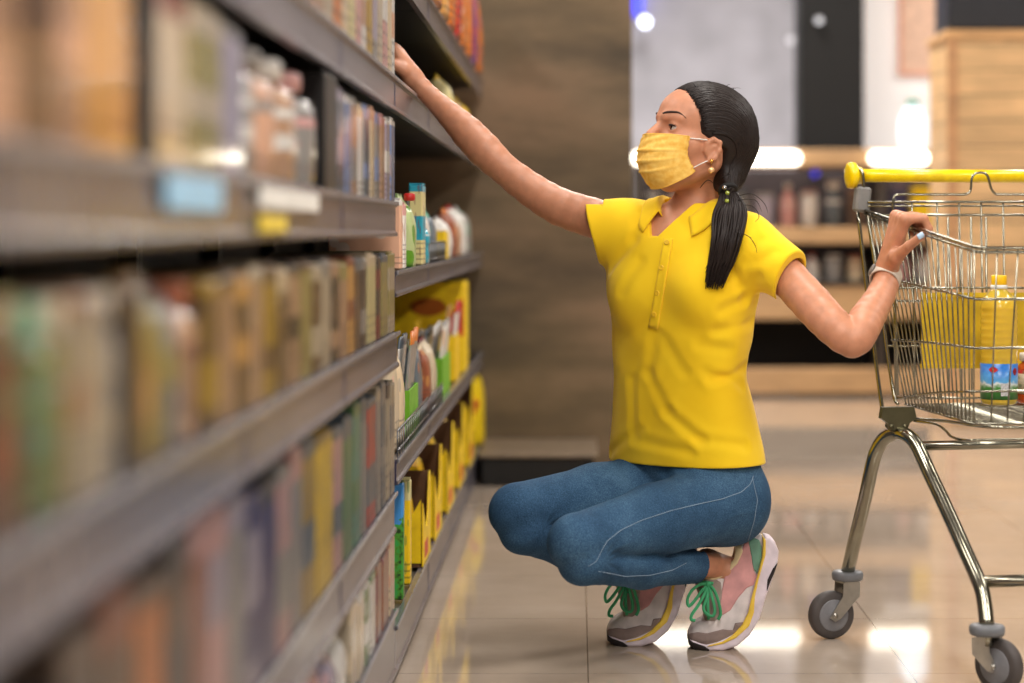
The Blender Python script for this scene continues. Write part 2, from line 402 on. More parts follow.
near_row(1,[(60,100,'charcoal/brown','carton'),(101,135,'brown/rust','carton'),(136,165,'orange/brown','carton'),(166,190,'brown/charcoal','carton'),(191,208,'rust/pink','carton'),(209,228,'lilac/pink','carton'),(229,246,'grey/lilac','carton'),(247,262,'lilac/navy','carton'),(263,277,'navy/charcoal','carton'),(278,291,'pink/grey','carton'),(292,303,'grey/pink','carton'),(304,316,'mustard/slate','carton'),(317,333,'yellow/mustard','carton'),(334,343,'pink/slate','carton'),(344,353,'green/slate','carton'),(354,361,'teal/green','carton'),(362,367,'grey/slate','carton'),(368,376,'red/slate','carton'),(377,381,'grey/beige','carton'),(382,386,'slate/grey','carton'),(387,390,'beige/charcoal','carton'),(391,395.5,'grey/beige','carton')],.222,'near lower shelf',dim=.66)
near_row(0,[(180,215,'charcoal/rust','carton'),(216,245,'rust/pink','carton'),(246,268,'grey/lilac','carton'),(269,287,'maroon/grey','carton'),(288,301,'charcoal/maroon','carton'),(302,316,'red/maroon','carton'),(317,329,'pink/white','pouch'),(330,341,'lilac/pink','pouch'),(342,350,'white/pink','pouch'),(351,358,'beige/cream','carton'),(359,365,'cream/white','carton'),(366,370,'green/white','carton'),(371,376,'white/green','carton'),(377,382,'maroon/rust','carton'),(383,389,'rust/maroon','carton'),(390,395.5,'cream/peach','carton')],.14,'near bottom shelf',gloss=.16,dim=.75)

# --- far shelves: goods standing at Y metres down the aisle
def far(kind,y,z,w,d,h,cols,label,cat,name,group,x=-.352,**k):
    if abs(z-ZB)<1e-6 and y<5.1: z+=.002; x=-.338 if x==-.352 else -.375
    return item(kind,name,(x,y,z),w,d,h,cols.split('/'),label,cat,group,**k)
ZB=.7754; ZC=.4204; ZD=.1054; ZA=1.1404; ZT=1.3904
g='goods on the far middle shelf'
far('carton',4.24,ZB,.05,.14,.135,'peach/white','peach and white slim carton at the near end of far middle shelf','carton','food_carton',g,seed=1)
far('carton',4.33,ZB,.055,.14,.128,'white/pink/rust','white slim carton with pink print beside the leaf-patterned pouch','carton','food_carton',g,seed=2)
far('pouch',4.45,ZB,.05,.10,.165,'charcoal/amber','dark packet with amber top behind the leaf-patterned pouch','packet','food_pouch',g,x=-.40,seed=3)
t=far('pouch',4.62,ZB,.10,.075,.142,'ivory/red','pale green pouch printed with leaves under a red cap','packet','food_pouch',g,seed=4,m=leaf_mat((190,206,146),(70,140,40),(120,170,50)))
MB().lathe([(.010,.0),(.012,.003),(.012,.014),(.009,.016)],(-.014,0,.138),14).build('cap',plainm('red'),t,local=True)
far('carton',4.86,ZB,.10,.03,.176,'ivory/cyan/maroon','slim carton banded cyan, cream and maroon beside the leaf pouch','carton','food_carton',g,seed=5,style=1,m=None)
far('bottle',5.05,ZB,.085,.08,.115,'cyan/white','cyan bottle with white cap beside the banded carton','bottle','sauce_bottle',g,seed=6)
far('pouch',5.25,ZB,.12,.09,.142,'white/white/grey','white crumpled pouch leaning behind the wire fence','packet','food_pouch',g,seed=7)
far('pouch',5.5,ZB,.11,.07,.125,'slate/teal','grey pouch with teal top right of the white pouch','packet','food_pouch',g,seed=8)
far('jar',5.68,ZB,.09,.09,.125,'teal/green','green-lidded jar behind the yellow carton','jar','glass_jar',g,x=-.40,seed=9)
far('carton',5.95,ZB,.16,.07,.075,'yellow/yellow','plain yellow carton on far middle shelf','carton','food_carton',g,seed=10,m=plainm('yellow'))
far('pouch',6.2,ZB,.13,.09,.11,'white/grey','white packet directly right of plain yellow carton','packet','food_pouch',g,seed=11)
far('pouch',6.45,ZB,.13,.08,.135,'rust/orange','rust brown packet with pointed orange top','packet','food_pouch',g,seed=12)
far('pouch',6.7,ZB,.14,.1,.125,'tan/rust','tan packet between rust packet and clear crinkled bag','packet','food_pouch',g,seed=13)
far('pouch',7.0,ZB,.16,.12,.155,'white/red/green','white crinkled bag with red and green print, far middle shelf','packet','food_pouch',g,seed=14)
far('pouch',7.3,ZB,.15,.11,.15,'grey/white/teal','grey crinkled bag at the far end of far middle shelf','packet','food_pouch',g,seed=15)
g='orange and red snack bags on the top shelf'
for i,(y,c,l) in enumerate([(5.0,'white/amber/green','white snack bag with amber print, nearest on top shelf'),(5.3,'orange/yellow','orange snack bag beside the white bag on top shelf'),(5.6,'amber/white/orange','amber snack bag between two orange bags on top shelf'),(5.9,'orange/red','orange and red snack bag in middle of top shelf'),(6.2,'red/white/orange','red snack bag with white print on top shelf'),(6.5,'orange/yellow/white','orange snack bag right of the red one on top shelf'),(6.85,'orange/amber','bright orange snack bag near the end of top shelf'),(7.2,'purple/orange/red','purple snack bag second from the end of top shelf'),(7.55,'orange/purple','orange and purple snack bag at the end of top shelf')]):
    far('pouch',y,ZT+.0018,.22,.10,.30,c,l,'packet','snack_bag',g,x=-.326,seed=30+i,gloss=.25)
g='yellow packets on the upper far shelf'
for i,(y,w,h,l) in enumerate([(6.3,.1,.15,'slim upright yellow packet just above the forearm'),(6.85,.2,.13,'mustard yellow packet between slim packet and bright packet'),(7.25,.2,.14,'bright yellow crinkled packet on upper far shelf'),(7.55,.18,.12,'yellow crinkled packet at the end of upper far shelf')]):
    far('pouch',y,ZA,w,.10,h,['ivory/yellow','mustard/yellow','yellow/yellow','yellow/mustard'][i],l,'packet','snack_bag',g,seed=50+i)
g='goods on the far lower shelf'
t=far('carton',6.86,ZC,.26,.24,.275,'yellow/yellow','big yellow carton with red oval print standing above the green trays','carton','food_carton',g,x=-.345,seed=20,m=plainm('yellow'))
MB().prism([(-.11+.055*math.cos(a*PI/12),.2+.028*math.sin(a*PI/12)) for a in range(24)],-.132,-.1305,'y').build('oval_print',mat('oval_dark',(170,90,20),.5),t,local=True)
MB().prism([(-.085,.11),(-.002,.11),(-.002,.23)],-.132,-.1305,'y').build('side_print',plainm('red'),t,local=True)
def tray(y,w,d,h,label,colm,packs,lab2,g2,cols,ph):
    t=thing('display_tray',(-.35,y,ZC),label,'tray',g)
    MB().box((-.003,-w/2,0),(0,w/2,h)).box((-d,-w/2,0),(-.003,-w/2+.003,h)).box((-d,w/2-.003,0),(-.003,w/2,h)).box((-d,-w/2+.003,0),(-.003,w/2-.003,.003)).box((-d,-w/2,0),(-d+.003,w/2,h*1.3)).build('tray_body',colm,t,local=True)
    for k in range(packs):
        pk=thing('seed_packet',(-.362-.024*k,y,ZC+.0035),lab2[k],'packet',g2)
        n=cols[k%len(cols)]; b=MB()
        W=w*.42; H=ph*(1-.06*k); pts=[]
        N=14
        P=[[( -.006+ .004*math.sin(6.28*j/N)+.02*(i/8)-.001, -W+2*W*j/N, H*i/8+(.004*(j%2) if i==8 else 0)) for j in range(N+1)] for i in range(9)]
        b.grid(P,smooth=True)
        b.build('packet_sleeve',print_mat(PAL[n[0]],PAL[n[1]],PAL[n[2]],k*7+int(y*10),.3,k),pk,local=True,solid=.004)
    return t
LM=mat('lime_card',(112,176,36),.5)
cs=[('grey','orange','green'),('white','slate','amber'),('grey','pink','slate'),('beige','green','rust')]
tray(4.72,.25,.12,.098,'lime green card tray holding seed packets, nearer of two',LM,4,['front grey seed packet in nearer lime tray','second seed packet, white, in nearer lime tray','third seed packet in nearer lime tray','rearmost beige seed packet in nearer lime tray'],'seed packets in the nearer lime tray',cs,.215)
tray(5.9,.34,.12,.10,'lime green card tray in front of the big yellow carton',LM,4,['front white-edged seed packet in farther lime tray','second grey seed packet in farther lime tray','third seed packet in farther lime tray','rearmost seed packet in farther lime tray'],'seed packets in the farther lime tray',[('white','grey','amber'),('grey','white','rust'),('white','slate','orange'),('ivory','white','grey')],.19)
tray(6.45,.24,.12,.13,'yellow card tray beside the farther lime tray',mat('yellow_card',(240,196,20),.5),2,['front white packet in yellow card tray','rear red-printed packet in yellow card tray'],'packets in the yellow tray',[('white','red','amber'),('white','amber','slate')],.22)
far('pouch',5.1,ZC,.13,.05,.17,'slate/white/orange','grey flower-printed packet leaning out of nearer lime tray','packet','seed_packet',g,seed=61,x=-.36)
far('pouch',5.28,ZC,.10,.06,.15,'rust/cream/amber','rust and cream packet behind the wire fence','packet','seed_packet',g,seed=62,x=-.35)
far('pouch',5.5,ZC,.14,.08,.16,'beige/maroon/grey','beige packet with maroon mark between lime trays','packet','seed_packet',g,seed=63,x=-.352)
far('pouch',4.33,ZC,.12,.06,.21,'beige/cream/pink','beige crinkled packet at the start of far lower shelf','packet','seed_packet',g,seed=64)
far('pouch',4.48,ZC,.10,.06,.19,'cream/pink/grey','cream crinkled packet left of the nearer lime tray','packet','seed_packet',g,seed=65)
t=far('pouch',7.76,ZD+.002,.24,.10,.262,'yellow/yellow/yellow','tall yellow bag with red diamond at the aisle end','packet','food_pouch','yellow goods on the far bottom shelf',seed=66,x=-.326,m=mat('yellow_film',(246,206,20),.3))
MB().prism([(-.085,.10),(-.045,.17),(-.010,.15),(-.045,.08)],-.126,-.112,'y').build('red_diamond',plainm('red'),t,local=True)
g='yellow goods on the far bottom shelf'
# printed garden packets and open cardboard displays with yellow fronts
t=far('carton',4.47,ZD,.04,.055,.235,'cyan/green','flat packet with sky blue top and green vegetables, beside the price rail','packet','seed_packet',g,seed=70,x=-.352,
  m=(lambda n:(n.l(n.mix(n.math('LESS_THAN',n.math('ADD',n.xyz(n.coords('Generated'))[2],n.math('MULTIPLY',n.noise(n.coords('Object'),60),.5)),.95),(70,150,220),n.ramp(n.noise(n.coords('Object'),90),[(.35,(30,60,20)),(.5,(80,150,40)),(.62,(50,160,70))])),n.b.inputs['Base Color']),n.m)[1])(NT('vegetable_print')))
far('carton',4.66,ZD,.045,.05,.22,'yellow/ivory/green','narrow yellow packet right behind the blue and green one','packet','seed_packet',g,seed=71,x=-.352)
KR=mat('brown_card',(96,66,42),.8,bump=.2); YC=mat('yellow_printed_card',(242,200,18),.45)
def shelf_ready(y,w,h,label,n):
    t=thing('open_cardboard_display',(-.345,y,ZD),label,'box','open cardboard displays on the far bottom shelf')
    b=MB(); d=.2
    b.box((-d,-w/2,0),(0,w/2,.004)); b.box((-d,w/2-.004,.004),(0,w/2,h)); b.box((-d,-w/2,.004),(-d+.004,w/2-.004,h))
    b.prism([(-d+.004,.004),(-.004,.004),(-.004,h*.35),(-.03,h*.5),(-.05,h*.85),(-.08,h),(-d+.004,h)],-w/2,-w/2+.004,'y')
    b.build('carton_shell',KR,t,local=True)
    f=MB().prism([(-w/2,.002),(w/2,.002),(w/2,h),(w/2-.03,h),(w*.2,h*.55),(0,h*.4),(-w*.2,h*.45),(-w/2,h*.75)],.001,.004,'x').build('front_panel',YC,t,local=True)
    MB().prism([(-.1,h*.2),(-.045,.01),(-.001,.01),(-.001,h*.8),(-.02,h*.62),(-.04,h*.85),(-.07,h*.9)],-w/2-.0035,-w/2-.001,'y').build('side_panel',YC,t,local=True)
    MB().box((.0042,-w*.3,h*.08),(.0050,w*.1,h*.26)).build('front_print',plainm('red'),f,local=True)
    for k in range(n):
        far('pouch',y-w/2+.03+(w-.06)*(k+.5)/n,ZD+.005,(w-.06)/n*.9,.09,h*(.95 if k%2 else .85),['yellow/red/white','yellow/white/amber','white/red/yellow'][k%3],
            ['yellow','amber-printed','white-topped'][k%3]+' packet inside the '+label,'packet','food_pouch','packets in the open cardboard displays',x=-.375,seed=80+k+int(y*10))
shelf_ready(5.0,.24,.19,'nearest open brown cardboard display with yellow front',2)
shelf_ready(5.42,.26,.21,'second open cardboard display along the bottom shelf',2)
shelf_ready(5.95,.30,.22,'third open cardboard display along the bottom shelf',3)
shelf_ready(6.5,.30,.23,'fourth open cardboard display along the bottom shelf',3)
shelf_ready(7.1,.32,.25,'farthest open cardboard display, beside the tall yellow bag',3)

# ---------------------------------------------------------------- background counter
def wood_mat(name,c,sx=1.2,sz=10,planks=0):
    n=NT(name); v=n.coords('Object',(sx,sx,sz)); a=n.noise(v,3,6,.6)
    col=n.ramp(a,[(.3,tuple(q*.88 for q in c)),(.5,c),(.7,tuple(min(255,q*1.1) for q in c))])
    if planks:
        x,y,z=n.xyz(n.coords('Object')); row=n.math('FLOOR',n.math('MULTIPLY',z,planks)); fr=n.math('FRACT',n.math('MULTIPLY',z,planks))
        wn=n.n('ShaderNodeTexWhiteNoise',noise_dimensions='2D'); cb=n.n('ShaderNodeCombineXYZ'); n.l(row,cb.inputs[0])
        n.l(n.math('FLOOR',n.math('ADD',n.math('MULTIPLY',x,2.1),n.math('MULTIPLY',row,.37))),cb.inputs[1]); n.l(cb.outputs[0],wn.inputs['Vector'])
        col=n.mix(n.math('MULTIPLY',wn.outputs['Value'],.4),col,tuple(q*.72 for q in c)); col=n.mix(n.math('LESS_THAN',fr,.05),col,tuple(q*.5 for q in c))
    n.l(col,n.b.inputs['Base Color']); n.b.inputs['Roughness'].default_value=.45; return n.m
WD=wood_mat('counter_oak',(186,150,108)); WP=wood_mat('crate_pine',(222,180,128),planks=9)
YB=11.3
t=thing('display_counter',(1.7,YB,0),'long oak bakery counter with lit ledges behind the woman','counter')
X0,X1=.30,4.2
b=MB().box((X0,YB,.02),(X1,YB+.06,.15),.005).build('kick_board',WD,t)
MB().box((X0,YB+.5,.02),(X1,YB+.52,.398)).build('recess_back',mat('recess_black',(14,12,12),.7),t)
MB().box((X0,YB,.40),(X1,YB+.7,.575),.006).build('deck_front',WD,t)
MB().box((X0,YB-.01,.576),(X1,YB+.7,.592),.003).build('deck_edge',mat('dark_edge',(46,44,44),.4),t)
MB().box((X0,YB+.05,.79),(X1,YB+.55,.875),.006).build('middle_ledge',WD,t)
MB().box((X0,YB+.0,1.19),(X1,YB+.5,1.275),.006).build('top_ledge',WD,t)
bk=MB().box((X0,YB+.71,.15),(X1,YB+.73,1.19)).build('back_board',mat('counter_back',(74,66,68),.5),t)
for sx in (X0,1.55,2.9,X1-.04): MB().box((sx,YB+.06,.0),(sx+.04,YB+.69,1.189)).build('side_panel',mat('counter_side',(66,58,52),.5),t)
LE=mat('warm_lamp',(255,250,235),.4,emit=(255,246,226),es=4.5)
for (a,c2) in ((.285,1.145),(1.50,1.80)):
    MB().box((a,YB-.045,1.195),(c2,YB-.004,1.262),.03).build('light_tube',LE,t)
t2=thing('dark_pillar',(1.36,YB+.9,1.0),'black square pillar rising behind the lit counter','pillar')
MB().box((1.245,YB+.95,0),(1.60,YB+1.3,3.5),.01).build('pillar_body',mat('pillar_black',(7,7,8),.6),t2)
struct('wall_white',MB().box((1.62,YB+1.4,0),(2.3,YB+1.5,3.5)),mat('white_panelling_glow',(240,234,232),.6,emit=(255,245,240),es=.3))  # faint emission added to brighten the panel, no lamp behind it
# goods on the counter
ORD='first second third fourth fifth sixth seventh eighth ninth tenth eleventh twelfth thirteenth fourteenth fifteenth sixteenth seventeenth eighteenth nineteenth twentieth'.split()
bg=['slate/white','lilac/grey','charcoal/brown','white/pink','grey/slate','brown/tan','pink/white','navy/lilac']
for r,(z,h0,y,nm) in enumerate([(.876,.24,YB+.12,'middle'),(.593,.15,YB+.05,'lower')]):
    for i in range(20):
        x=.40+i*.118+random.uniform(-.01,.01)
        if abs(x-1.57)<.075 or abs(x-2.92)<.075 or (r==0 and abs(x-1.79)<.1): continue
        k=['jar','pouch','bottle','carton'][(i*3+r)%4]; h=h0*random.uniform(.7,1)
        cols=bg[(i*5+r*3)%8] if r==0 else ['white/pink','pink/white','white/red','grey/white','cream/rust'][i%5]
        nb=['right of the woman','left of the woman']
        o=item(k,KN[k][0],(x,y+.09,z+.0005),.085,.085,h,cols.split('/'),
            f"{cols.split('/')[0]} {KN[k][1]} with {cols.split('/')[1]} on counter's {nm} ledge, {ORD[i]} from left",KN[k][1],f"goods on the counter's {nm} ledge",seed=200+i+r*30,rz=-PI/2)
item('carton','food_carton',(1.79,YB+.0,.876),.10,.08,.21,['yellow','amber'],'bright yellow carton on the counter beside the pine cabinet','carton',None,seed=5,rz=-PI/2,m=plainm('yellow')).location.y=YB+.12
# lamp jar on the counter
t=thing('glass_lamp',(1.755,YB+.2,1.276),'glowing white glass jar lamp with green lid on top ledge','lamp')
MB().lathe([(.045,0),(.066,.02),(.072,.08),(.07,.16),(.046,.21),(.032,.23)],(1.755,YB+.2,1.276),24).build('glass_shade',mat('lamp_glow',(235,245,255),.3,emit=(225,240,255),es=.9),t)
MB().lathe([(.036,.23),(.036,.26),(.02,.27)],(1.755,YB+.2,1.276),20).build('lid',plainm('teal'),t)
t=thing('wall_frame',(2.0,YB+1.36,1.8),'peach picture panel with pale frame high on white wall','frame')
MB().box((1.87,YB+1.37,1.77),(2.25,YB+1.398,2.5),.004).build('panel',mat('peach_panel',(240,200,176),.6),t)
MB().box((1.85,YB+1.36,1.75),(1.87,YB+1.398,2.52)).box((1.87,YB+1.36,1.75),(2.27,YB+1.398,1.77)).build('frame_bar',mat('peach_frame',(236,176,150),.5),t)
# pine cabinet
YC2=9.6; s=YC2/F
xl=(948-CX)*s; t=thing('pine_cabinet',(xl+.5,YC2,0),'tall pale pine plank cabinet behind the shopping cart','cabinet')
zt=CAMH+(232-30)*s
MB().box((xl,YC2,.05),(xl+1.4,YC2+.5,zt-.04),.004).build('cabinet_body',WP,t)
MB().box((xl-.012,YC2-.012,zt-.04),(xl+1.41,YC2+.51,zt),.004).build('top_board',wood_mat('pine_top',(214,166,112)),t)
MB().box((xl,YC2-.01,.0),(xl+1.4,YC2+.48,.05)).build('plinth',WD,t)
MB().box((xl-.006,YC2-.012,.05),(xl+.04,YC2-.001,zt-.04)).build('corner_post',wood_mat('pine_post',(196,146,100)),t)
t=thing('dark_appliance',(xl+.6,YC2+.3,zt),'dark charcoal appliance on top of the pine cabinet','appliance')
MB().box((xl+.02,YC2+.12,zt+.012),(xl+1.2,YC2+.48,zt+.5),.01).build('casing',mat('casing_dark',(34,34,40),.4),t)
MB().box((xl+.05,YC2+.2,zt),(xl+.1,YC2+.45,zt+.012)).box((xl+1.1,YC2+.2,zt),(xl+1.15,YC2+.45,zt+.012)).build('foot',plainm('charcoal'),t)
# small round lamps behind
for (px,py,Y,r,c,es,l) in ((645,22,15.7,.035,(230,235,255),5,'round white spotlight in blue light above the wall edge'),(791,40,15.7,.03,(230,230,240),.35,'faint round spotlight left of the black pillar'),
        (819,20,12.15,.02,(220,225,235),.3,'small round spotlight high on the black pillar'),(815,173,11.95,.02,(60,60,230),.2,'small violet lamp under the top ledge')):
    p=at(px,py,Y); t=thing('spotlight',p,l,'spotlight','small round lamps in the background')
    MB().lathe([(r*1.2,.004),(r*1.2,.03),(r*.9,.05)],p,20,ax='y').build('housing',plainm('charcoal'),t)
    MB().lathe([(r,-.004),(r,.003)],p,20,ax='y').build('lens',mat('lens_%d'%px,c,.4,emit=c,es=es),t)
t=thing('blue_wall_light',(.55,15.9,2.2),'blue glowing light bar high by the clad wall edge','light')
MB().box((.40,15.9,2.42),(.47,15.98,3.2),.01).build('light_tube',mat('blue_tube',(60,70,230),.4,emit=(50,60,235),es=1.6),t)
# ceiling lights
k=0
for X in (-2.0,.55,3.4):
    for Y in (-1.5,1.6,4.6,7.6,10.4,13.5):
        t=thing('ceiling_light',(X,Y,3.5),'long white ceiling light over the shop floor','light','ceiling lights')
        MB().box((X-.09,Y-.8,3.42),(X+.09,Y+.8,3.4999),.01).build('housing',mat('fixture_white',(230,230,228),.5),t)
        MB().box((X-.075,Y-.78,3.412),(X+.075,Y+.78,3.4195),.002).build('diffuser',mat('diffuser',(255,250,240),.5,emit=(255,244,228),es=6),t)
        ld=bpy.data.lights.new('tube_light','AREA'); ld.shape='RECTANGLE'; ld.size=.5; ld.size_y=1.6; ld.energy=LP[0]*(1.7 if Y>9 else 1.75 if Y<2 else 1); ld.color=(1,.95,.895)
        lo=bpy.data.objects.new('tube_light',ld); COL.objects.link(lo); lo.location=(X,Y,3.39)
        k+=1
# ---------------------------------------------------------------- shopping cart
hd=V(.978,.208,0).normalized()
def rp(px,py,off=0.0):
    "point on the cart's rear panel plane (off = metres toward the basket)"
    G=V(.618,4.67,0)-V(-.208,.978,0)*off; nrm=V(-hd.y,hd.x,0)
    d=V((px-CX)/F,1,-(py-HY)/F); o=V(0,0,CAMH)
    t=(G-o).dot(nrm)/d.dot(nrm); return o+d*t
CW=.46
def Lr(t): return V(.612+.123*t,4.68-.63*t,.893-.076*t)
def Rr(t): return Lr(t)+hd*(CW-.09*t)
def Lf(t): return V(.686+.059*t,4.60-.48*t,.490)
def Rf(t): return Lf(t)+hd*(.35-.06*t)
cart=thing('shopping_cart',(.85,4.4,0),'chrome wire shopping cart with a yellow handle, its rim held by the woman','shopping cart')
def wires(name,segs,m=M_CHROME,parent=cart,lab=None):
    b=MB()
    for s in segs:
        pts,r=s[0],s[1]; b.tube(pts,r,s[2] if len(s)>2 else 6,smooth_path=s[3] if len(s)>3 else 0)
    o=b.build(name,m,parent)
    if lab: o['label']=lab
    return o
R1,R2=.0016,.0029
def fr(k,t): # height fractions of the horizontal wires
    a=[(.34,.28),(.67,.56),(.965,.81)][k]; return a[0]+(a[1]-a[0])*t
def side(A,B,name):
    s=[]; N=19
    for i in range(N+1):
        t=.015+.97*i/N
        s.append(([A(t),B(t)],R1,6))
    for k in range(3): s.append(([A(t).lerp(B(t),fr(k,t)) for t in (0,.25,.5,.75,1)],R2*.85,8))
    s.append(([B(0),B(.5),B(1)],R2*.8,8))
    return wires(name,s)
side(Lr,Lf,'side_panel'); side(Rr,Rf,'side_panel')
s=[]; N=9
for i in range(1,N):
    u=i/N; s.append(([Lr(1).lerp(Rr(1),u),Lf(1).lerp(Rf(1),u)],R1,6))
for k in range(3): s.append(([Lr(1).lerp(Lf(1),fr(k,1)),Rr(1).lerp(Rf(1),fr(k,1))],R2*.85,8))
s.append(([Lf(1),Rf(1)],R2,8))
wires('front_panel',s)
e=V(0,0,.0)
def rimpath(dz,rad):
    a,b,c,d=Lr(0),Lr(1),Rr(1),Rr(0)
    p=[a,a.lerp(b,.5),b.lerp(a,.03),b.lerp(a,.008)+(c-b)*.02,b.lerp(c,.06),b.lerp(c,.5),c.lerp(b,.06),c.lerp(d,.01)+(b-c)*.02,c.lerp(d,.03),d.lerp(c,.5),d]
    return ([q+V(0,0,dz) for q in p],rad,8)
wires('rim',[rimpath(.0035,.0034),rimpath(-.0042,.0034)])
s=[]
for i in range(27):
    t=i/26; s.append(([Lf(t),Rf(t)],.0011,5))
for i in range(15):
    u=i/14; s.append(([Lf(0).lerp(Rf(0),u)-V(0,0,.0015),Lf(1).lerp(Rf(1),u)-V(0,0,.0015)],.0011,5))
wires('basket_floor',s)
# rear posts, thick
def q(px,py,Y): return at(px,py,Y)
for dx in (V(0,0,0),hd*CW):
    sg=-1 if dx.length else 1
    def mv(p):
        if sg==1: return p
        rel=p-V(.612,4.68,0); a=rel.dot(hd); return p-hd*a*2+dx   # mirrored to the other side
    wires('rear_post',[([mv(q(857.5,208,4.70)),mv(q(868,300,4.69)),mv(q(881,400,4.68)),mv(q(885,418,4.67)),mv(q(893,424,4.65))],.0042,8,4),
                       ([mv(q(866.6,208,4.69)),mv(q(880,300,4.66)),mv(q(893,390,4.63)),mv(q(898,404,4.61))],.0038,8,4)])
    wires('handle_wire',[([mv(q(857,206,4.70)),mv(q(856.5,180,4.70)),mv(q(858,171,4.69)),mv(q(862,172,4.68)),mv(q(863.5,182,4.68)),mv(q(864,206,4.68))],.0036,8,4)])
    b=MB(); c=mv(q(862,199,4.687)); 
    b.box((-.0165,-.014,-.028),(.0165,.014,.026),.005,Matrix.Translation(c)@Matrix.Rotation(.2,4,'Z')@Matrix.Rotation(.10,4,'Y'))
    b.build('bracket',mat('bracket_grey',(124,122,120),.45),cart)
H0=q(851,175.5,4.70); H1=H0+hd*.525
M_HAND=mat('handle_yellow',(250,206,0),.3,coat=.3)
hb=MB().tube([H0,H0.lerp(H1,.5),H1],.0142,20).build('handle',M_HAND,cart)
for P0,sg in ((H0,1),(H1,-1)):
    b=MB(); ax=hd*sg
    b.tube([P0-ax*.008,P0-ax*.006,P0,P0+ax*.008,P0+ax*.014,P0+ax*.022,P0+ax*.026],[.018,.0275,.029,.028,.0195,.0185,.0145],24); b.build('end_cap',M_HAND,hb)
# rear flap with child seat wires
s=[]
for py,r in ((202,.0030),(206,.0022),(215,.0028),(301,.0025),(346,.0022),(398,.0025)):
    x0=868+ (0 if py<210 else 3 if py<220 else (py-210)*.13)
    s.append(([rp(x0,py),rp(1082,py)],r,8))
for x in (893,912,937,959,981,1003,1025,1047,1068):
    s.append(([rp(x,202),rp(x+3,400)],.0022 if x>900 else .003,8))
wires('rear_flap',s)
s=[([rp(x,y,.03) for x,y in ((893,232),(893,206),(893.6,199),(898,194.5),(920,194.5),(950,194.5),(966,194.2),(970.5,190),(971.5,180),(974,174.5),(980,172.5),(986,174),(989,180),(991,188),(995,193.5),(1001,194.5),(1030,194.5),(1060,194.5),(1066,199),(1066,232))],.0027,8,3)]
for x in (971,986,948,1032): s.append(([rp(x,217,.03),rp(x+1,395,.03)],.0024,8))
s.append(([rp(889,288,.03),rp(1066,288,.03)],.0024,8)); s.append(([rp(893,226,.03),rp(898,395,.03)],.0026,8)); s.append(([rp(1066,226,.03),rp(1062,395,.03)],.0026,8))
wires('child_seat_frame',s)
def panel(x0,y0,x1,y1,off,th):
    a,b_,c,d=rp(x0,y0,off),rp(x1,y0,off),rp(x1,y1,off),rp(x0,y1,off); nn=V(hd.y,-hd.x,0)*th
    m=MB(); m.add([a,b_,c,d,a+nn,b_+nn,c+nn,d+nn],[(0,1,2,3),(7,6,5,4),(0,4,5,1),(1,5,6,2),(2,6,7,3),(3,7,4,0)]); return m
m=panel(921,296,1056,367,.045,.005)
for (a,b_,c,d,o2) in ((920,292.5,1057,297,.041),(919,364,1057,368,.043)): 
    mm=panel(a,b_,c,d,o2,.014); m.add(mm.v,mm.f)
m.build('seat_flap',mat('flap_yellow',(255,224,12),.35),cart)
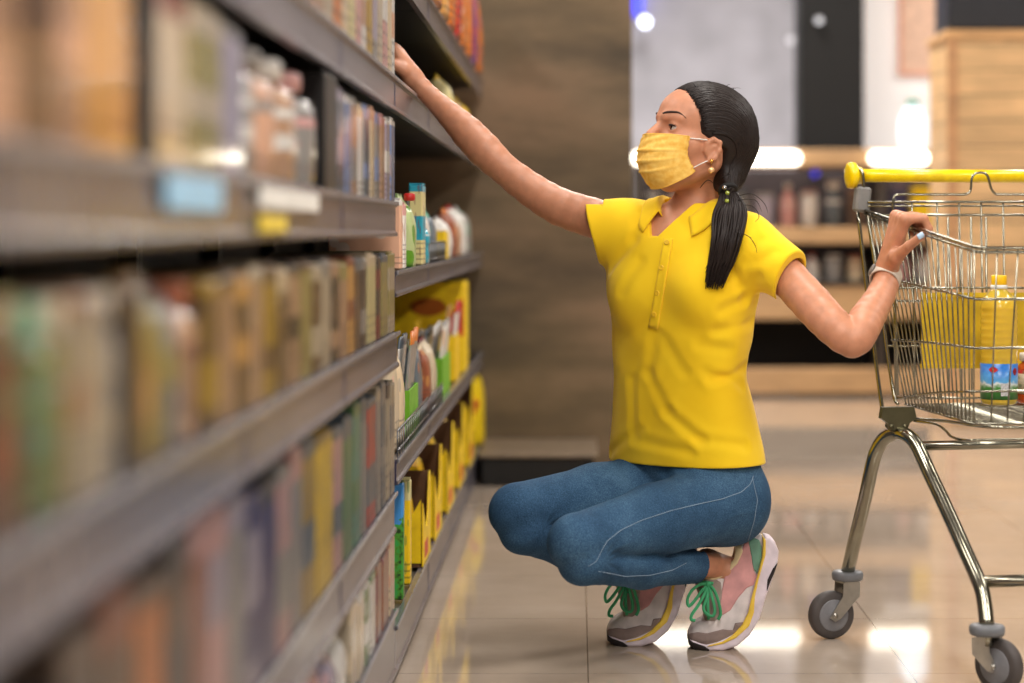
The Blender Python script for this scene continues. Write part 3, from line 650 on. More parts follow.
# legs
LEGP=[(847.5,573,0.02),(855,540,.15),(865,499,.27),(873,462,.36),(879,446,.39),(887,436.5,.42),(898,433,.45),(908,436,.49),(917,446,.52),(930,474,.58),(946,508,.68),(963,546,.79),(979,582,.91),(984,600,.95),(987,627,1.0)]
legpts=[at(x,y,4.62-.57*t) for x,y,t in LEGP]
ARCH=legpts[6]
def mirror(p):   # to the right-hand side of the cart
    rel=p-V(.60,4.62,0); lat=rel.dot(V(hd.x,hd.y,0)); back=rel.dot(V(-hd.y,hd.x,0))
    return V(.60,4.62,0)+hd*(.46-lat)+V(-hd.y,hd.x,0)*back+V(0,0,p.z)
casterA=(legpts[0],at(831,614.6,4.60)); casterB=(legpts[-1],at(999,668,4.06))
def caster(top,cen,axis,mf=lambda p:p):
    b=MB(); t0=V(top.x,top.y,top.z-.004)
    def L(c,pr): return [(r,z) for r,z in pr]
    stem=mf(t0); c=mf(V(cen.x,cen.y,.0502)); ax=(mf(t0+axis)-stem).normalized()
    if ax.y>0: ax=-ax
    root=MB().lathe([(.018,-.012),(.031,-.010),(.033,-.004),(.033,.004),(.03,.008),(.018,.010)],stem,24).build('caster',mat('caster_collar',(112,114,118),.4),cart)
    MB().tube([stem+V(0,0,.006),stem-V(0,0,.03)],.011,14).build('stem',M_CHROME,root)
    M=Matrix.Translation(c)@ax.to_track_quat('Z','Y').to_matrix().to_4x4()
    MB().lathe([(.030,-.0135),(.044,-.0135),(.0485,-.010),(.050,-.004),(.050,.004),(.0485,.010),(.044,.0135),(.030,.0135)],n=36,M=M).build('tyre',mat('tyre_grey',(74,68,66),.6),root)
    MB().lathe([(.010,-.0165),(.012,-.0150),(.031,-.0150),(.0335,-.0138),(.0335,.0138),(.031,.0150),(.012,.0150),(.010,.0165)],n=32,M=M).build('hub',mat('hub_grey',(120,120,124),.45),root)
    f=MB()
    for sg in (-1,1):
        o=ax*.0185*sg; w=(c-stem); w.z=0; w=w.normalized() if w.length>.004 else V(1,0,0)
        up=V(0,0,1); A=stem+V(0,0,-.012)+o
        pts=[A+w*.018-V(0,0,.0),A-w*.018-V(0,0,.0),A-w*.017-V(0,0,.03),c+o-w*.012-V(0,0,.006),c+o-V(0,0,.012),c+o+w*.012-V(0,0,.004),A+w*.02-V(0,0,.03)]
        pts=[p+ax*0 for p in pts]; n=len(pts); th=ax*.0022*sg
        f.add(pts+[p+th for p in pts],[tuple(range(n)),tuple(range(2*n-1,n-1,-1))]+[(i,i+n,(i+1)%n+n,(i+1)%n) for i in range(n)])
        f.tube([c+ax*.017*sg,c+ax*.0225*sg],.006,12)
    tp=[stem-V(0,0,.012)+ax*.019*a+w*.018*b2 for a,b2 in ((-1,-1),(1,-1),(1,1),(-1,1))]
    f.add(tp+[p-V(0,0,.004) for p in tp],[(0,1,2,3),(7,6,5,4),(0,4,5,1),(1,5,6,2),(2,6,7,3),(3,7,4,0)])
    f.build('fork',mat('fork_zinc',(176,172,164),.3,.9),root)
for mf,n_ in ((lambda p:p,0),(mirror,1)):
    MB().tube([mf(p) for p in legpts],.0142,18,smooth_path=4).build('leg_frame',M_CHROME,cart)
    caster(casterA[0],casterA[1],V(.35,-.94,0),mf); caster(casterB[0],casterB[1],V(-.75,-.66,0),mf)
    b=MB(); A=mf(ARCH); 
    pl=[(-.038,.052),(.034,.052),(.040,.030),(.024,.020),(.018,.006),(-.02,.006),(-.026,.02),(-.042,.03)]
    ux=(mf(Lf(1))-mf(Lf(0))); ux.z=0; ux=ux.normalized(); nn=V(-ux.y,ux.x,0)*.009
    ux=hd*(-1 if n_ else 1)*.9; nn=V(-ux.y,ux.x,0)*.010
    vs=[A+ux*x+V(0,0,z)+nn for x,z in pl]+[A+ux*x+V(0,0,z)-nn for x,z in pl]; n=len(pl)
    b.add(vs,[tuple(range(n)),tuple(range(2*n-1,n-1,-1))]+[(i,i+n,(i+1)%n+n,(i+1)%n) for i in range(n)])
    for k in (-.02,.012): b.tube([A+ux*k+V(0,0,.014)+nn*1.0,A+ux*k+V(0,0,.014)+nn*1.5],.005,10); b.tube([A+ux*k+V(0,0,.014)-nn*1.0,A+ux*k+V(0,0,.014)-nn*1.5],.005,10)
    b.build('frame_clamp',mat('clamp_metal',(96,92,70),.3,.8),cart)
c1=legpts[8]; wires('cross_tube',[([c1,mirror(c1)],.0095,14)])
c2=legpts[12]; wires('cross_tube',[([c2,mirror(c2)],.0115,14)])
wires('tray_wire',[([at(914,421,4.5),at(935,424,4.45),at(945,430,4.4),at(952,437,4.35),at(966,440,4.3),at(985,440,4.3),at(1060,439,4.38)],.0028,8,4),([at(914,419,4.5),at(945,421,4.4),at(990,427,4.12),at(1060,427,4.2)],.0034,8,3)])
# goods in the basket
ob=at(999,404,4.56); ob.z=.4925
t=thing('oil_bottle',ob,'ribbed sunflower oil bottle with yellow cap and blue-green label inside the cart','bottle')
n=NT('sunflower_oil'); b=n.b; b.inputs['Base Color'].default_value=lin((255,222,80)); b.inputs['Transmission Weight'].default_value=.55; b.inputs['Roughness'].default_value=.08; b.inputs['IOR'].default_value=1.4; b.inputs['Coat Weight'].default_value=.5
pr=[(.030,0),(.036,.003),(.038,.01),(.038,.088)]
z=.092
while z<.205: pr+=[(.0365,z),(.0384,z+.004),(.0384,z+.009)]; z+=.0145
pr+=[(.036,.212),(.030,.224),(.020,.234),(.0145,.240),(.0145,.246)]
MB().lathe(pr,(0,0,0),32).build('bottle_body',n.m,t,local=True)
MB().lathe([(.0165,.240),(.0175,.241),(.0175,.247),(.0155,.248)],(0,0,0),24).build('cap_ring',M_CAP,t,local=True)
MB().lathe([(.0155,.248),(.0160,.249),(.0160,.266),(.0145,.268)],(0,0,0),24).build('cap',mat('cap_yellow',(250,190,0),.4),t,local=True)
n=NT('oil_label'); g=n.coords('Generated'); x,y,z=n.xyz(g)
nz=n.noise(n.coords('Object'),70,3)
c=n.ramp(n.math('ADD',z,n.math('MULTIPLY',n.math('SUBTRACT',nz,.5),.35)),[(0,(36,110,40)),(.3,(70,150,60)),(.42,(230,236,236)),(.5,(96,170,224)),(.8,(40,110,190))])
n.l(c,n.b.inputs['Base Color']); n.b.inputs['Roughness'].default_value=.3
lb=MB().lathe([(.0383,.012),(.0386,.012),(.0386,.086),(.0383,.086)],(0,0,0),36).build('paper_label',n.m,t,local=True)
def curved(a0,a1,z0,z1,r,name,m,ell=False):
    P=[]
    for i in range(9):
        a=a0+(a1-a0)*i/8
        if ell: hh=(z1-z0)/2*math.sin(PI*(i+.3)/8.6); zz=((z0+z1)/2-hh,(z0+z1)/2+hh)
        else: zz=(z0,z1)
        P.append([(r*math.sin(a),-r*math.cos(a),zz[0]),(r*math.sin(a),-r*math.cos(a),zz[1])])
    MB().grid(P).build(name,m,lb,local=True)
curved(-.75,-.25,.068,.080,.0389,'logo_patch',plainm('red'),True); curved(.62,.95,.062,.078,.0389,'round_badge',mat('badge_maroon',(150,20,30),.4),True)
curved(-.1,.35,.02,.046,.0389,'barcode',(lambda n:(n.l(n.ramp(n.math('FRACT',n.math('MULTIPLY',n.xyz(n.coords('Generated'))[0],9)),[(0,(60,60,60)),(.4,(235,235,235))],True),n.b.inputs['Base Color']),n.m)[1])(NT('barcode_print')))
jp=at(1034,404,4.60); jp.z=.4925
t=thing('sauce_jar',jp,'jar with orange-red label beside the oil bottle, cut by the photo edge','jar')
MB().lathe([(a,b_) for a,b_ in jar_prof(.036,.105)],(0,0,0),28).build('glass_jar',mat('fill_orange',(206,84,30),.12,coat=.5),t,local=True)
MB().lathe([(.0363,.02),(.0366,.02),(.0366,.07),(.0363,.07)],(0,0,0),28).build('paper_label',print_mat(PAL['cream'],PAL['red'],PAL['green'],3),t,local=True)
MB().lathe([(.028,.088),(.030,.089),(.030,.103),(.028,.105)],(0,0,0),28).build('lid',plainm('white'),t,local=True)
# ================================================================ the woman
A3=lambda v: np.array(v,dtype=np.float32)
def caps(a,b,ra,rb=None):
    a,b=A3(a),A3(b); rb=ra if rb is None else rb; ba=b-a; bb=float(ba@ba)+1e-12
    def f(P):
        pa=P-a; h=np.clip(pa@ba/bb,0,1); return np.sqrt(((pa-h[:,None]*ba)**2).sum(1))-(ra+(rb-ra)*h)
    return f
def chain(pts,rs): return [caps(pts[i],pts[i+1],rs[i],rs[i+1]) for i in range(len(pts)-1)]
def ell(c,r,R=None):
    c,r=A3(c),A3(r); R=None if R is None else np.array(R,dtype=np.float32)
    def f(P):
        q=P-c
        if R is not None: q=q@R.T
        k0=np.sqrt(((q/r)**2).sum(1))+1e-9; k1=np.sqrt(((q/(r*r))**2).sum(1))+1e-9
        return k0*(k0-1)/k1
    return f
def smin(a,b,k):
    if k<=0: return np.minimum(a,b)
    h=np.clip(.5+.5*(b-a)/k,0,1); return b+(a-b)*h-k*h*(1-h)
def smax(a,b,k): return -smin(-a,-b,k)
class Sdf:
    "list of (op, function, blend); evaluated with per-block culling of far shapes"
    def __init__(s,items,post=None,off=0): s.it=items; s.post=post; s.off=off
    def __call__(s,P,act=None):
        d=None
        for i,(op,f,k) in enumerate(s.it):
            if act is not None and not act[i]: continue
            v=f(P)
            if d is None: d=v if op=='+' else np.full(len(P),9.,np.float32); 
            elif op=='+': d=smin(d,v,k)
            if op=='-' : d=smax(d,-v,k)
        if d is None: d=np.full(len(P),9.,np.float32)
        d=d-s.off
        return s.post(P,d) if s.post else d
    def active(s,c,R):
        c=A3(c)[None]; v=[float(f(c)[0]) for _,f,_ in s.it]
        m=min([x for x,(op,_,_) in zip(v,s.it) if op=='+'])
        return [ (x< m+2.6*R+k+.01) if op=='+' else (x<1.6*R+k+.01) for x,(op,_,k) in zip(v,s.it)]
def mesh_sdf(f,lo,hi,h,B=20,slack=1.5):
    lo=np.array(lo,float); n=np.ceil((np.array(hi)-lo)/h).astype(int); nb=(n+B-1)//B
    R=B*h*.87
    I=np.stack(np.meshgrid(*[np.arange(k) for k in nb],indexing='ij'),-1).reshape(-1,3)
    C=(lo+(I*B+B/2)*h).astype(np.float32); dc=f(C); keep=np.abs(dc)<R*slack+.01
    S=1<<14; keys=[];pos=[];quads=[]
    off=np.stack(np.meshgrid(*[np.arange(2)]*3,indexing='ij'),-1).reshape(-1,3)
    for b in I[keep]:
        i0=b*B-1; N=B+2
        g=np.stack(np.meshgrid(*[np.arange(i0[a],i0[a]+N) for a in range(3)],indexing='ij'),-1)
        P=(lo+g.reshape(-1,3)*h).astype(np.float32)
        act=f.active(lo+(b*B+B/2)*h,R+h) if isinstance(f,Sdf) else None
        D=(f(P,act) if act is not None else f(P)).reshape(N,N,N)
        ins=D<0
        if not ins.any() or ins.all(): continue
        c=np.zeros((N-1,)*3,int); 
        for o in off: c+=ins[o[0]:o[0]+N-1,o[1]:o[1]+N-1,o[2]:o[2]+N-1]
        cells=np.argwhere((c>0)&(c<8))
        acc=np.zeros((len(cells),3)); cnt=np.zeros(len(cells))
        for a in range(3):
            for o in off:
                if o[a]: continue
                o2=o.copy(); o2[a]=1; p=cells+o; q=cells+o2
                da=D[p[:,0],p[:,1],p[:,2]]; db=D[q[:,0],q[:,1],q[:,2]]; m=(da<0)!=(db<0)
                t=np.where(m,da/np.where(m,da-db,1),0); v=p.astype(float); v[:,a]+=t; acc+=v*m[:,None]; cnt+=m
        vp=lo+(acc/cnt[:,None]+i0)*h; gk=cells+i0+1; key=(gk[:,0]*S+gk[:,1])*S+gk[:,2]
        keys.append(key); pos.append(vp)
        for a in range(3):
            u,w=(a+1)%3,(a+2)%3
            sl=[slice(1,B+1)]*3; s2=list(sl); s2[a]=slice(2,B+2)
            d0=ins[tuple(sl)]; d1=ins[tuple(s2)]
            for val in (True,False):
                e=np.argwhere((d0!=d1)&(d0==val))+1
                if not len(e): continue
                qs=[]
                for du,dw in ((-1,-1),(0,-1),(0,0),(-1,0)):
                    cc=e.copy(); cc[:,u]+=du; cc[:,w]+=dw; gk=cc+i0+1; qs.append((gk[:,0]*S+gk[:,1])*S+gk[:,2])
                qs=np.stack(qs,1); quads.append(qs if val else qs[:,::-1])
    keys=np.concatenate(keys); pos=np.concatenate(pos); quads=np.concatenate(quads)
    uk,ix=np.unique(keys,return_index=True); pos=pos[ix]
    fi=np.searchsorted(uk,quads); ok=(fi<len(uk)).all(1); fi=fi[ok]; 
    return pos,fi
def sdf_obj(name,f,lo,hi,h,m,parent,slack=1.5):
    pos,fi=mesh_sdf(f,lo,hi,h,slack=slack)
    off=np.array(parent.location if parent else (0,0,0)); q=parent.parent if parent else None
    while q is not None: off=off+np.array(q.location); q=q.parent
    me=bpy.data.meshes.new(name); me.vertices.add(len(pos)); me.vertices.foreach_set('co',(pos-off).astype(np.float32).ravel())
    me.loops.add(fi.size); me.loops.foreach_set('vertex_index',fi.astype(np.int32).ravel())
    me.polygons.add(len(fi)); me.polygons.foreach_set('loop_start',np.arange(0,fi.size,4,dtype=np.int32)); 
    me.polygons.foreach_set('use_smooth',np.ones(len(fi),bool)); me.update(calc_edges=True); me.validate()
    me.materials.append(m); o=bpy.data.objects.new(name,me); COL.objects.link(o); o.parent=parent
    return o
def grad(f,p,e=.001):
    p=np.array(p,dtype=np.float32); Q=np.stack([p+np.array(v)*e for v in ((1,0,0),(-1,0,0),(0,1,0),(0,-1,0),(0,0,1),(0,0,-1))]).astype(np.float32)
    d=f(Q); g=np.array([d[0]-d[1],d[2]-d[3],d[4]-d[5]]); return g/(np.linalg.norm(g)+1e-9)
def onto(f,px,py,off=.0,y0=4.0,y1=4.9):
    "first point of the surface along the line of sight through a photo position"
    Y=np.arange(y0,y1,.0015); P=np.stack([(px-CX)*Y/F,Y,CAMH-(py-HY)*Y/F],1).astype(np.float32); d=f(P)
    i=int(np.argmax(d<0)) if (d<0).any() else int(np.argmin(d)); p=P[i]
    return V(*[float(v) for v in p])+V(*[float(v) for v in grad(f,p)])*off
def push(f,p,off):
    p=np.array(p,dtype=np.float32)
    for _ in range(6):
        d=float(f(p[None])[0])-off
        if d>=-1e-4: break
        p=p-(grad(f,p)*d).astype(np.float32)
    return V(*[float(v) for v in p])

PR=thing('person',(.25,4.5,0),'woman in yellow polo shirt, jeans and yellow face mask squatting, one arm reaching into shelf','person')
M_SKIN=mat('skin',(194,134,103),.45,var=.04,scale=60,sss=.12,bump=.06,bscale=700,bdist=.0005)

# ---- joints
RS=V(.085,4.545,.866); RE=V(-.163,4.60,.998); RW=at(413,79,4.67); 
LS=V(.358,4.43,.828); LE_=V(.552,4.28,.638); LW=at(886,277,4.42)
PC=V(.252,4.54,.305); LH=PC+V(.055,-.065,0); RH=PC+V(-.055,.065,.005)
LK=at(577,543,4.19); RK=at(518,512,4.36)
LA=at(722,566,4.51); RA=at(641,570,4.555)
NB=V(.236,4.505,.885); NT_=V(.262,4.495,.99)
Hc=V(.250,4.475,1.051)
yaw=math.radians(24); pit=math.radians(4)
fw=V(-math.cos(yaw)*math.cos(pit),-math.sin(yaw)*math.cos(pit),math.sin(pit)); lf=V(math.sin(yaw),-math.cos(yaw),0); up=lf.cross(fw)*1.0
if up.z<0: up=-up
def hl(f_,l_,u_): return Hc+fw*f_+lf*l_+up*u_
RH_=np.array([tuple(fw),tuple(lf),tuple(up)])
# ---- torso profile (shirt surface)
TZ=np.array([.20,.36,.465,.557,.65,.75,.83,.878,.905,.95]); TPX=np.array([687,687,684,679,682,683,684,688,692,692.]); THW=np.array([.150,.153,.143,.129,.139,.154,.150,.108,.060,.04])
TDp=np.array([.115,.116,.106,.094,.098,.103,.088,.072,.058,.05]); TPH=np.radians([48,46,41,36,32,28,26,26,26,26]); TY=np.array([4.54,4.535,4.53,4.52,4.51,4.505,4.505,4.505,4.505,4.505])
TX=(TPX-CX)*TY/F; TW=np.sqrt(THW**2-(TDp*np.sin(TPH))**2)/np.cos(TPH)
zz=np.linspace(.2,.95,151)
def sm(v): 
    y=np.interp(zz,TZ,v); k=np.ones(9)/9; return np.convolve(np.pad(y,4,'edge'),k,'valid')
pX,pY,pW,pD,pP=sm(TX),sm(TY),sm(TW),sm(TDp),sm(TPH)
def torso(P):
    z=P[:,2]; x=P[:,0]-np.interp(z,zz,pX); y=P[:,1]-np.interp(z,zz,pY); w=np.interp(z,zz,pW); d=np.interp(z,zz,pD); ph=np.interp(z,zz,pP)
    c,s=np.cos(ph),np.sin(ph); l=x*c-y*s; f_=-x*s-y*c
    k=((np.abs(l)/w)**2.3+(np.abs(f_)/d)**2.3)**(1/2.3)
    v=(k-1)*np.minimum(w,d)*.95
    return smax(smax(v,z-.918,.02),.22-z,.01)
c28,s28=math.cos(.49),math.sin(.49); CL=V(c28,-s28,0); CF=V(-s28,-c28,0); CC=V(.216,4.505,0)
def bust(sg): return ell(CC+CL*(.070*sg)+CF*.058+V(0,0,.728),(.058,.052,.064))
trunk=[('+',torso,0),('+',bust(1),.035),('+',bust(-1),.035),
       ('+',caps(NB+V(0,0,-.015),RS+V(.02,0,-.005),.040,.050),.03),('+',caps(NB+V(0,0,-.015),LS+V(-.02,0,.0),.040,.048),.03)]
neck=caps(NB+V(-.002,0,-.02),NT_,.0495,.046)
def limb(rows,sub=2):
    pts=[at(x,y,Y) for x,y,Y,r in rows]; rs=[r[3] for r in rows]; q=[];qr=[]; N=len(pts)
    for i in range(N-1):
        p0,p1,p2,p3=pts[max(i-1,0)],pts[i],pts[i+1],pts[min(i+2,N-1)]
        for j in range(sub):
            t=j/sub; q.append(.5*((2*p1)+(p2-p0)*t+(2*p0-5*p1+4*p2-p3)*t*t+(3*p1-p0-3*p2+p3)*t**3)); qr.append(rs[i]*(1-t)+rs[i+1]*t)
    q.append(pts[-1]); qr.append(rs[-1]); cs=[(caps(q[i],q[i+1],qr[i],qr[i+1]),A3((q[i]+q[i+1])/2)) for i in range(len(q)-1)]
    def f(P):
        d=cs[0][0](P)
        for c,_ in cs[1:]: d=smin(d,c(P),.004)
        return d
    return f
armR=[limb([(618,226,4.545,.043),(590,217,4.56,.041),(560,207,4.575,.0390),(533,191,4.59,.0355),(504,169,4.60,.0320),(484,150,4.615,.0365),(468,133,4.63,.0345),(450,115,4.645,.027),(431.6,97.4,4.66,.0208),(413,79,4.67,.0200)])]
armL=[limb([(762,250,4.43,.040),(790,280,4.385,.0385),(813,305,4.33,.0390),(833,326,4.29,.0370),(852,341,4.275,.0325),(861,331,4.285,.0335),(866,320,4.32,.0345),(876,304,4.36,.0305),(885,286,4.405,.0268),(887,277,4.42,.0245)])]
# ---- hands
def finger(pts,rs): return [('+',c,.004) for c in chain(pts,rs)]
rim=lambda t: Lr(t)
tg=.455; G=Lr(tg); rd=(Lr(1)-Lr(0)).normalized()      # grip point on the cart rim
handL=[]
MC=[]
for i,(dt,ln,r) in enumerate(((.0,1.0,.0083),(-.021,1.06,.0085),(-.041,.98,.0080),(-.059,.8,.0072))):
    c=G+rd*(.028+dt); nx=V(1,.18,0).normalized()
    m=c+nx*-.022+V(0,0,.020); p=c+nx*(.016*ln)+V(0,0,.0205*1.0+.001); dd=c+nx*(.026*ln)+V(0,0,.002); tip=c+nx*(.013*ln)+V(0,0,-.0155)
    MC.append(m); handL+=finger([m,p,dd,tip],[r*1.15,r,r*.92,r*.85])
for i,m in enumerate(MC): handL.append(('+',caps(LW+V(0,0,.01),m,.0185,.0110),.012))
TB=at(896,257,4.375); TM=at(909,246,4.335); TT=at(921,236.5,4.312)
handL+=[('+',caps(LW+V(.004,-.006,.015),TB,.016,.0145),.01),('+',caps(TB,TM,.0135,.0100),.008),('+',caps(TM,TT,.0098,.0082),.003)]
hd_=V(-.50,.22,.84).normalized(); sd=V(.25,.95,-.15); sd=(sd-hd_*sd.dot(hd_)).normalized(); pn=hd_.cross(sd).normalized()
if pn.x>0: pn=-pn
handR=[]
for i,(o,l1,r) in enumerate(((-.030,1.0,.0083),(-.010,1.08,.0085),(.010,1.0,.0080),(.028,.82,.0072))):
    m=RW+hd_*(.080 if i in(1,2) else .074)+sd*o
    a=(hd_*.9+pn*.35).normalized(); b2=(hd_*.55+pn*.85).normalized(); c2=(hd_*.2+pn*1).normalized()
    p1=m+a*.040*l1; p2=p1+b2*.024*l1; p3=p2+c2*.019*l1
    handR.append(('+',caps(RW,m,.0175,.0115),.012)); handR+=finger([m,p1,p2,p3],[r*1.1,r,r*.92,r*.85])
t1=RW+hd_*.02-sd*.022+pn*.004; t2=t1+(hd_*.7-sd*.5+pn*.4).normalized()*.038; t3=t2+(hd_*.8-sd*.1+pn*.6).normalized()*.030
handR+=[('+',caps(RW+hd_*.01,t1,.016,.0145),.01),('+',caps(t1,t2,.0140,.0105),.006),('+',caps(t2,t3,.0100,.0085),.003)]
# ---- head
def he(f_,l_,u_,a,b_,c_): return ell(hl(f_,l_,u_),(a,b_,c_),RH_)
head=[('+',he(-.018,0,.012,.098,.075,.088),.0),('+',he(.026,0,.034,.0625,.064,.055),.02),('+',he(.028,0,-.035,.066,.058,.080),.02)]
for sg in (-1,1):
    head+=[('+',caps(hl(-.004,.050*sg,-.062),hl(.060,.014*sg,-.100),.018,.016),.025),
           ('+',caps(hl(.058,.034*sg,-.028),hl(.04,.048*sg,-.03),.022,.018),.02),
           ('+',caps(hl(.0845,.012*sg,.0245),hl(.066,.044*sg,.0225),.0085,.0075),.014),
           ('-',ell(hl(.100,.033*sg,.003),(.022,.020,.013),RH_),.012)]
head+=[('+',caps(hl(.084,0,.014),hl(.1105,0,-.0115),.0078,.0098),.010),('+',caps(hl(.070,0,-.055),hl(.078,0,-.07),.022,.018),.02),
       ('+',caps(hl(.070,0,-.098),hl(.066,0,-.104),.016,.016),.02)]
for sg in (-1,1): head.append(('+',caps(hl(.0985,.0095*sg,-.022),hl(.092,.011*sg,-.023),.0072,.006),.006))
for sg in (-1,1):
    ce=hl(.0700,.0320*sg,.004)
    op=ell(hl(.087,.0330*sg,.0035),(.022,.0142,.0053),RH_); sp=caps(ce,ce+V(0,0,1e-4),.0142)
    head.append(('+',(lambda sp,op:(lambda P: smax(sp(P),-op(P),.0012)))(sp,op),.005))
# ears
for sg in (-1,1):
    e0=[hl(.019,.069*sg,-.040),hl(.018,.072*sg,-.024),hl(.008,.078*sg,-.016),hl(-.004,.082*sg,-.022),hl(-.005,.081*sg,-.038),hl(.004,.077*sg,-.054),hl(.013,.071*sg,-.060)]
    head+=[('+',c,.004) for c in chain(e0,[.0045,.0042,.0042,.0042,.0042,.0055,.0052])]
    head.append(('+',ell(hl(.007,.071*sg,-.037),(.015,.006,.022),RH_),.004))
    head.append(('+',caps(hl(.015,.071*sg,-.036),hl(.003,.077*sg,-.030),.003,.003),.004))
# ---- legs
thL=[caps(LH,LH.lerp(LK,.5),.083,.070),caps(LH.lerp(LK,.5),LK,.070,.055)]
thR=[caps(RH,RH.lerp(RK,.5),.084,.073),caps(RH.lerp(RK,.5),RK,.073,.057)]
LKs=LK+V(.012,.005,-.028); RKs=RK+V(.012,.0,-.03)
shL=[caps(LKs,LKs.lerp(LA,.4)+V(0,0,-.004),.050,.048),caps(LKs.lerp(LA,.4)+V(0,0,-.004),LA+(LA-LKs)*-.07,.048,.034)]
shR=[caps(RKs,RKs.lerp(RA,.4),.050,.048),caps(RKs.lerp(RA,.4),RA+(RA-RKs)*-.03,.048,.035)]
c48,s48=math.cos(.84),math.sin(.84); PR_=np.array([(c48,-s48,0),(-s48,-c48,0),(0,0,1)])
pelvis=ell(PC+V(0,0,.012),(.124,.104,.116),PR_)
glu=[caps(LH+V(.006,.02,-.018),LH+V(.0,.0,.0),.074,.078),caps(RH+V(.02,.02,-.02),RH,.074,.08)]
# ---- body
body=[('+',lambda P: np.maximum(torso(P)+.011,.31-P[:,2]),0)]+[('+',(lambda b:(lambda P:b(P)+.010))(bust(s_)),.035) for s_ in (1,-1)]
body+=[('+',caps(NB+V(0,0,-.015),RS,.030,.038),.03),('+',caps(NB+V(0,0,-.015),LS,.030,.036),.03),('+',neck,.022)]
body+=[('+',a,.022) for a in armR+armL]+handL+handR+[(o,f_,max(k,.006) if i else .03) for i,(o,f_,k) in enumerate(head)]
body+=[('+',lambda P: pelvis(P)+.012,.02)]+[('+',(lambda c:(lambda P:c(P)+.010))(c),.01) for c in thL+thR+shL+shR]
footL=[LA+V(-.03,0,.004),at(726,572,4.51),at(722,610,4.51),at(708,632,4.51)]; footR=[RA+V(-.02,0,.0),at(645,580,4.555),at(641,612,4.555),at(627,632,4.555)]
for ft in (footL,footR): body+=[('+',c,.01) for c in chain(ft,[.032,.031,.026,.018])]
# clavicle hint and neck tendon
bodyS=Sdf(body)
bo=sdf_obj('body',bodyS,(-.56,4.10,.0),(.78,4.90,1.36),.0023,M_SKIN,PR)

# ---- eyes, brows
M_EYE=mat('eye_white',(196,186,178),.2,coat=.5); M_IRIS=mat('iris_brown',(46,28,18),.15,coat=.8); M_BROW=mat('brow_hair',(54,36,30),.8)
for sg in (-1,1):
    ce=hl(.0700,.0320*sg,.004); M=Matrix.Translation(ce)@(fw+V(0,0,.12)-lf*.1).normalized().to_track_quat('Z','Y').to_matrix().to_4x4()
    pr=[(.0131*math.sin(a),-.0131*math.cos(a)) for a in np.linspace(.01,PI-.01,16)]
    e=MB().lathe(pr,M=M,n=20).build('eye',M_EYE,PR)
    MB().lathe([(.0070,.0113),(.0062,.0120),(.0038,.0130),(.0005,.0134)],M=M,n=20).build('iris',M_IRIS,e)
    b=MB(); pts=[push(bodyS,hl(f_,l_*sg,u_),.0005) for f_,l_,u_ in ((.088,.013,.0285),(.085,.021,.0315),(.078,.033,.0325),(.068,.044,.0290),(.060,.051,.0225))]
    b.tube(pts,[.0016,.0025,.0024,.0017,.0006],8,smooth_path=4); b.build('eyebrow',M_BROW,PR)
    b=MB(); pts=[hl(.0700,.0320*sg,.004)+ (fw*math.cos(a)*1.0+lf*sg*math.sin(a)).normalized()*.0147+up*(.0046*math.cos(a*1.3)) for a in (-.75,-.35,0,.35,.7,1.0)]
    b.tube(pts,[.0008,.0014,.0016,.0018,.0017,.0008],6,smooth_path=3); b.build('eyelash',M_BROW,PR)
# nails
M_NAIL=mat('nail_pale_blue',(168,192,214),.15,coat=.8)
def nail(p,n_,d_,w,l_,r):
    n_=n_.normalized(); d_=(d_-n_*d_.dot(n_)).normalized(); s_=n_.cross(d_); b=MB(); P=[]
    for i in range(7):
        a=-1.0+2*i/6
        P.append([p+d_*(l_*(t-.5))*(1-.25*a*a*(t>.5))+ s_*math.sin(a)*w+n_*(math.cos(a)*r-r) for t in (0,.25,.5,.75,1)])
    b.grid(P); return b.build('fingernail',M_NAIL,PR,solid=.0008)
vd=V(-.22,-.95,.2)
nail(TT+vd.normalized()*.0098,vd,TT-TM,.0068,.0135,.0052)

# ---- face mask
C=[(.118,-.012),(.123,-.026),(.128,-.045),(.129,-.066),(.121,-.088),(.109,-.107),(.094,-.121)]
Ed=[(.055,-.014),(.057,-.028),(.058,-.042),(.056,-.053),(.050,-.063),(.043,-.073),(.037,-.082)]
def lerpT(T,t):
    x=t*(len(T)-1); i=min(int(x),len(T)-2); r=x-i; return (T[i][0]*(1-r)+T[i+1][0]*r,T[i][1]*(1-r)+T[i+1][1]*r)
P=[]; NS,NTt=40,44
for i in range(NS+1):
    s_=-1+2*i/NS; row=[]
    for j in range(NTt+1):
        t=j/NTt; cf,cu=lerpT(C,t); ef,eu=lerpT(Ed,t); k=math.cos(abs(s_)**1.15*PI/2)**.85 if abs(s_)<1 else 0
        ple=0
        for tp in (.34,.52,.68): ple+=.0048*max(0,1-abs(t-tp-.0)/.03)*(1 if t<tp+.01 else .3)
        f_=ef+(cf-ef)*k+ple*(.4+.6*k)+.0008*math.sin(40*t+9*s_); u_=eu+(cu-eu)*k**.9; l_=.064*math.sin(s_*PI/2*.97)*(1-.06*t)+0
        p=hl(f_,l_,u_); p=push(bodyS,p,.0022) if (abs(s_)>.55 or t<.12) else p
        row.append(p)
    P.append(row)
n=NT('mask_yellow'); co=n.coords('Object'); nz=n.noise(co,90,4)
n.l(n.ramp(nz,[(.3,(236,176,66)),(.7,(250,206,108))]),n.b.inputs['Base Color']); n.b.inputs['Roughness'].default_value=.75; n.b.inputs['Subsurface Weight'].default_value=.05; n.bump(nz,.25,.001)
mk=MB().grid(P).build('face_mask',n.m,PR,solid=.0016)
b=MB()
for j in (0,1): b.tube([P[i][j*NTt]+fw*.0004 for i in range(NS+1)],.0013,6)
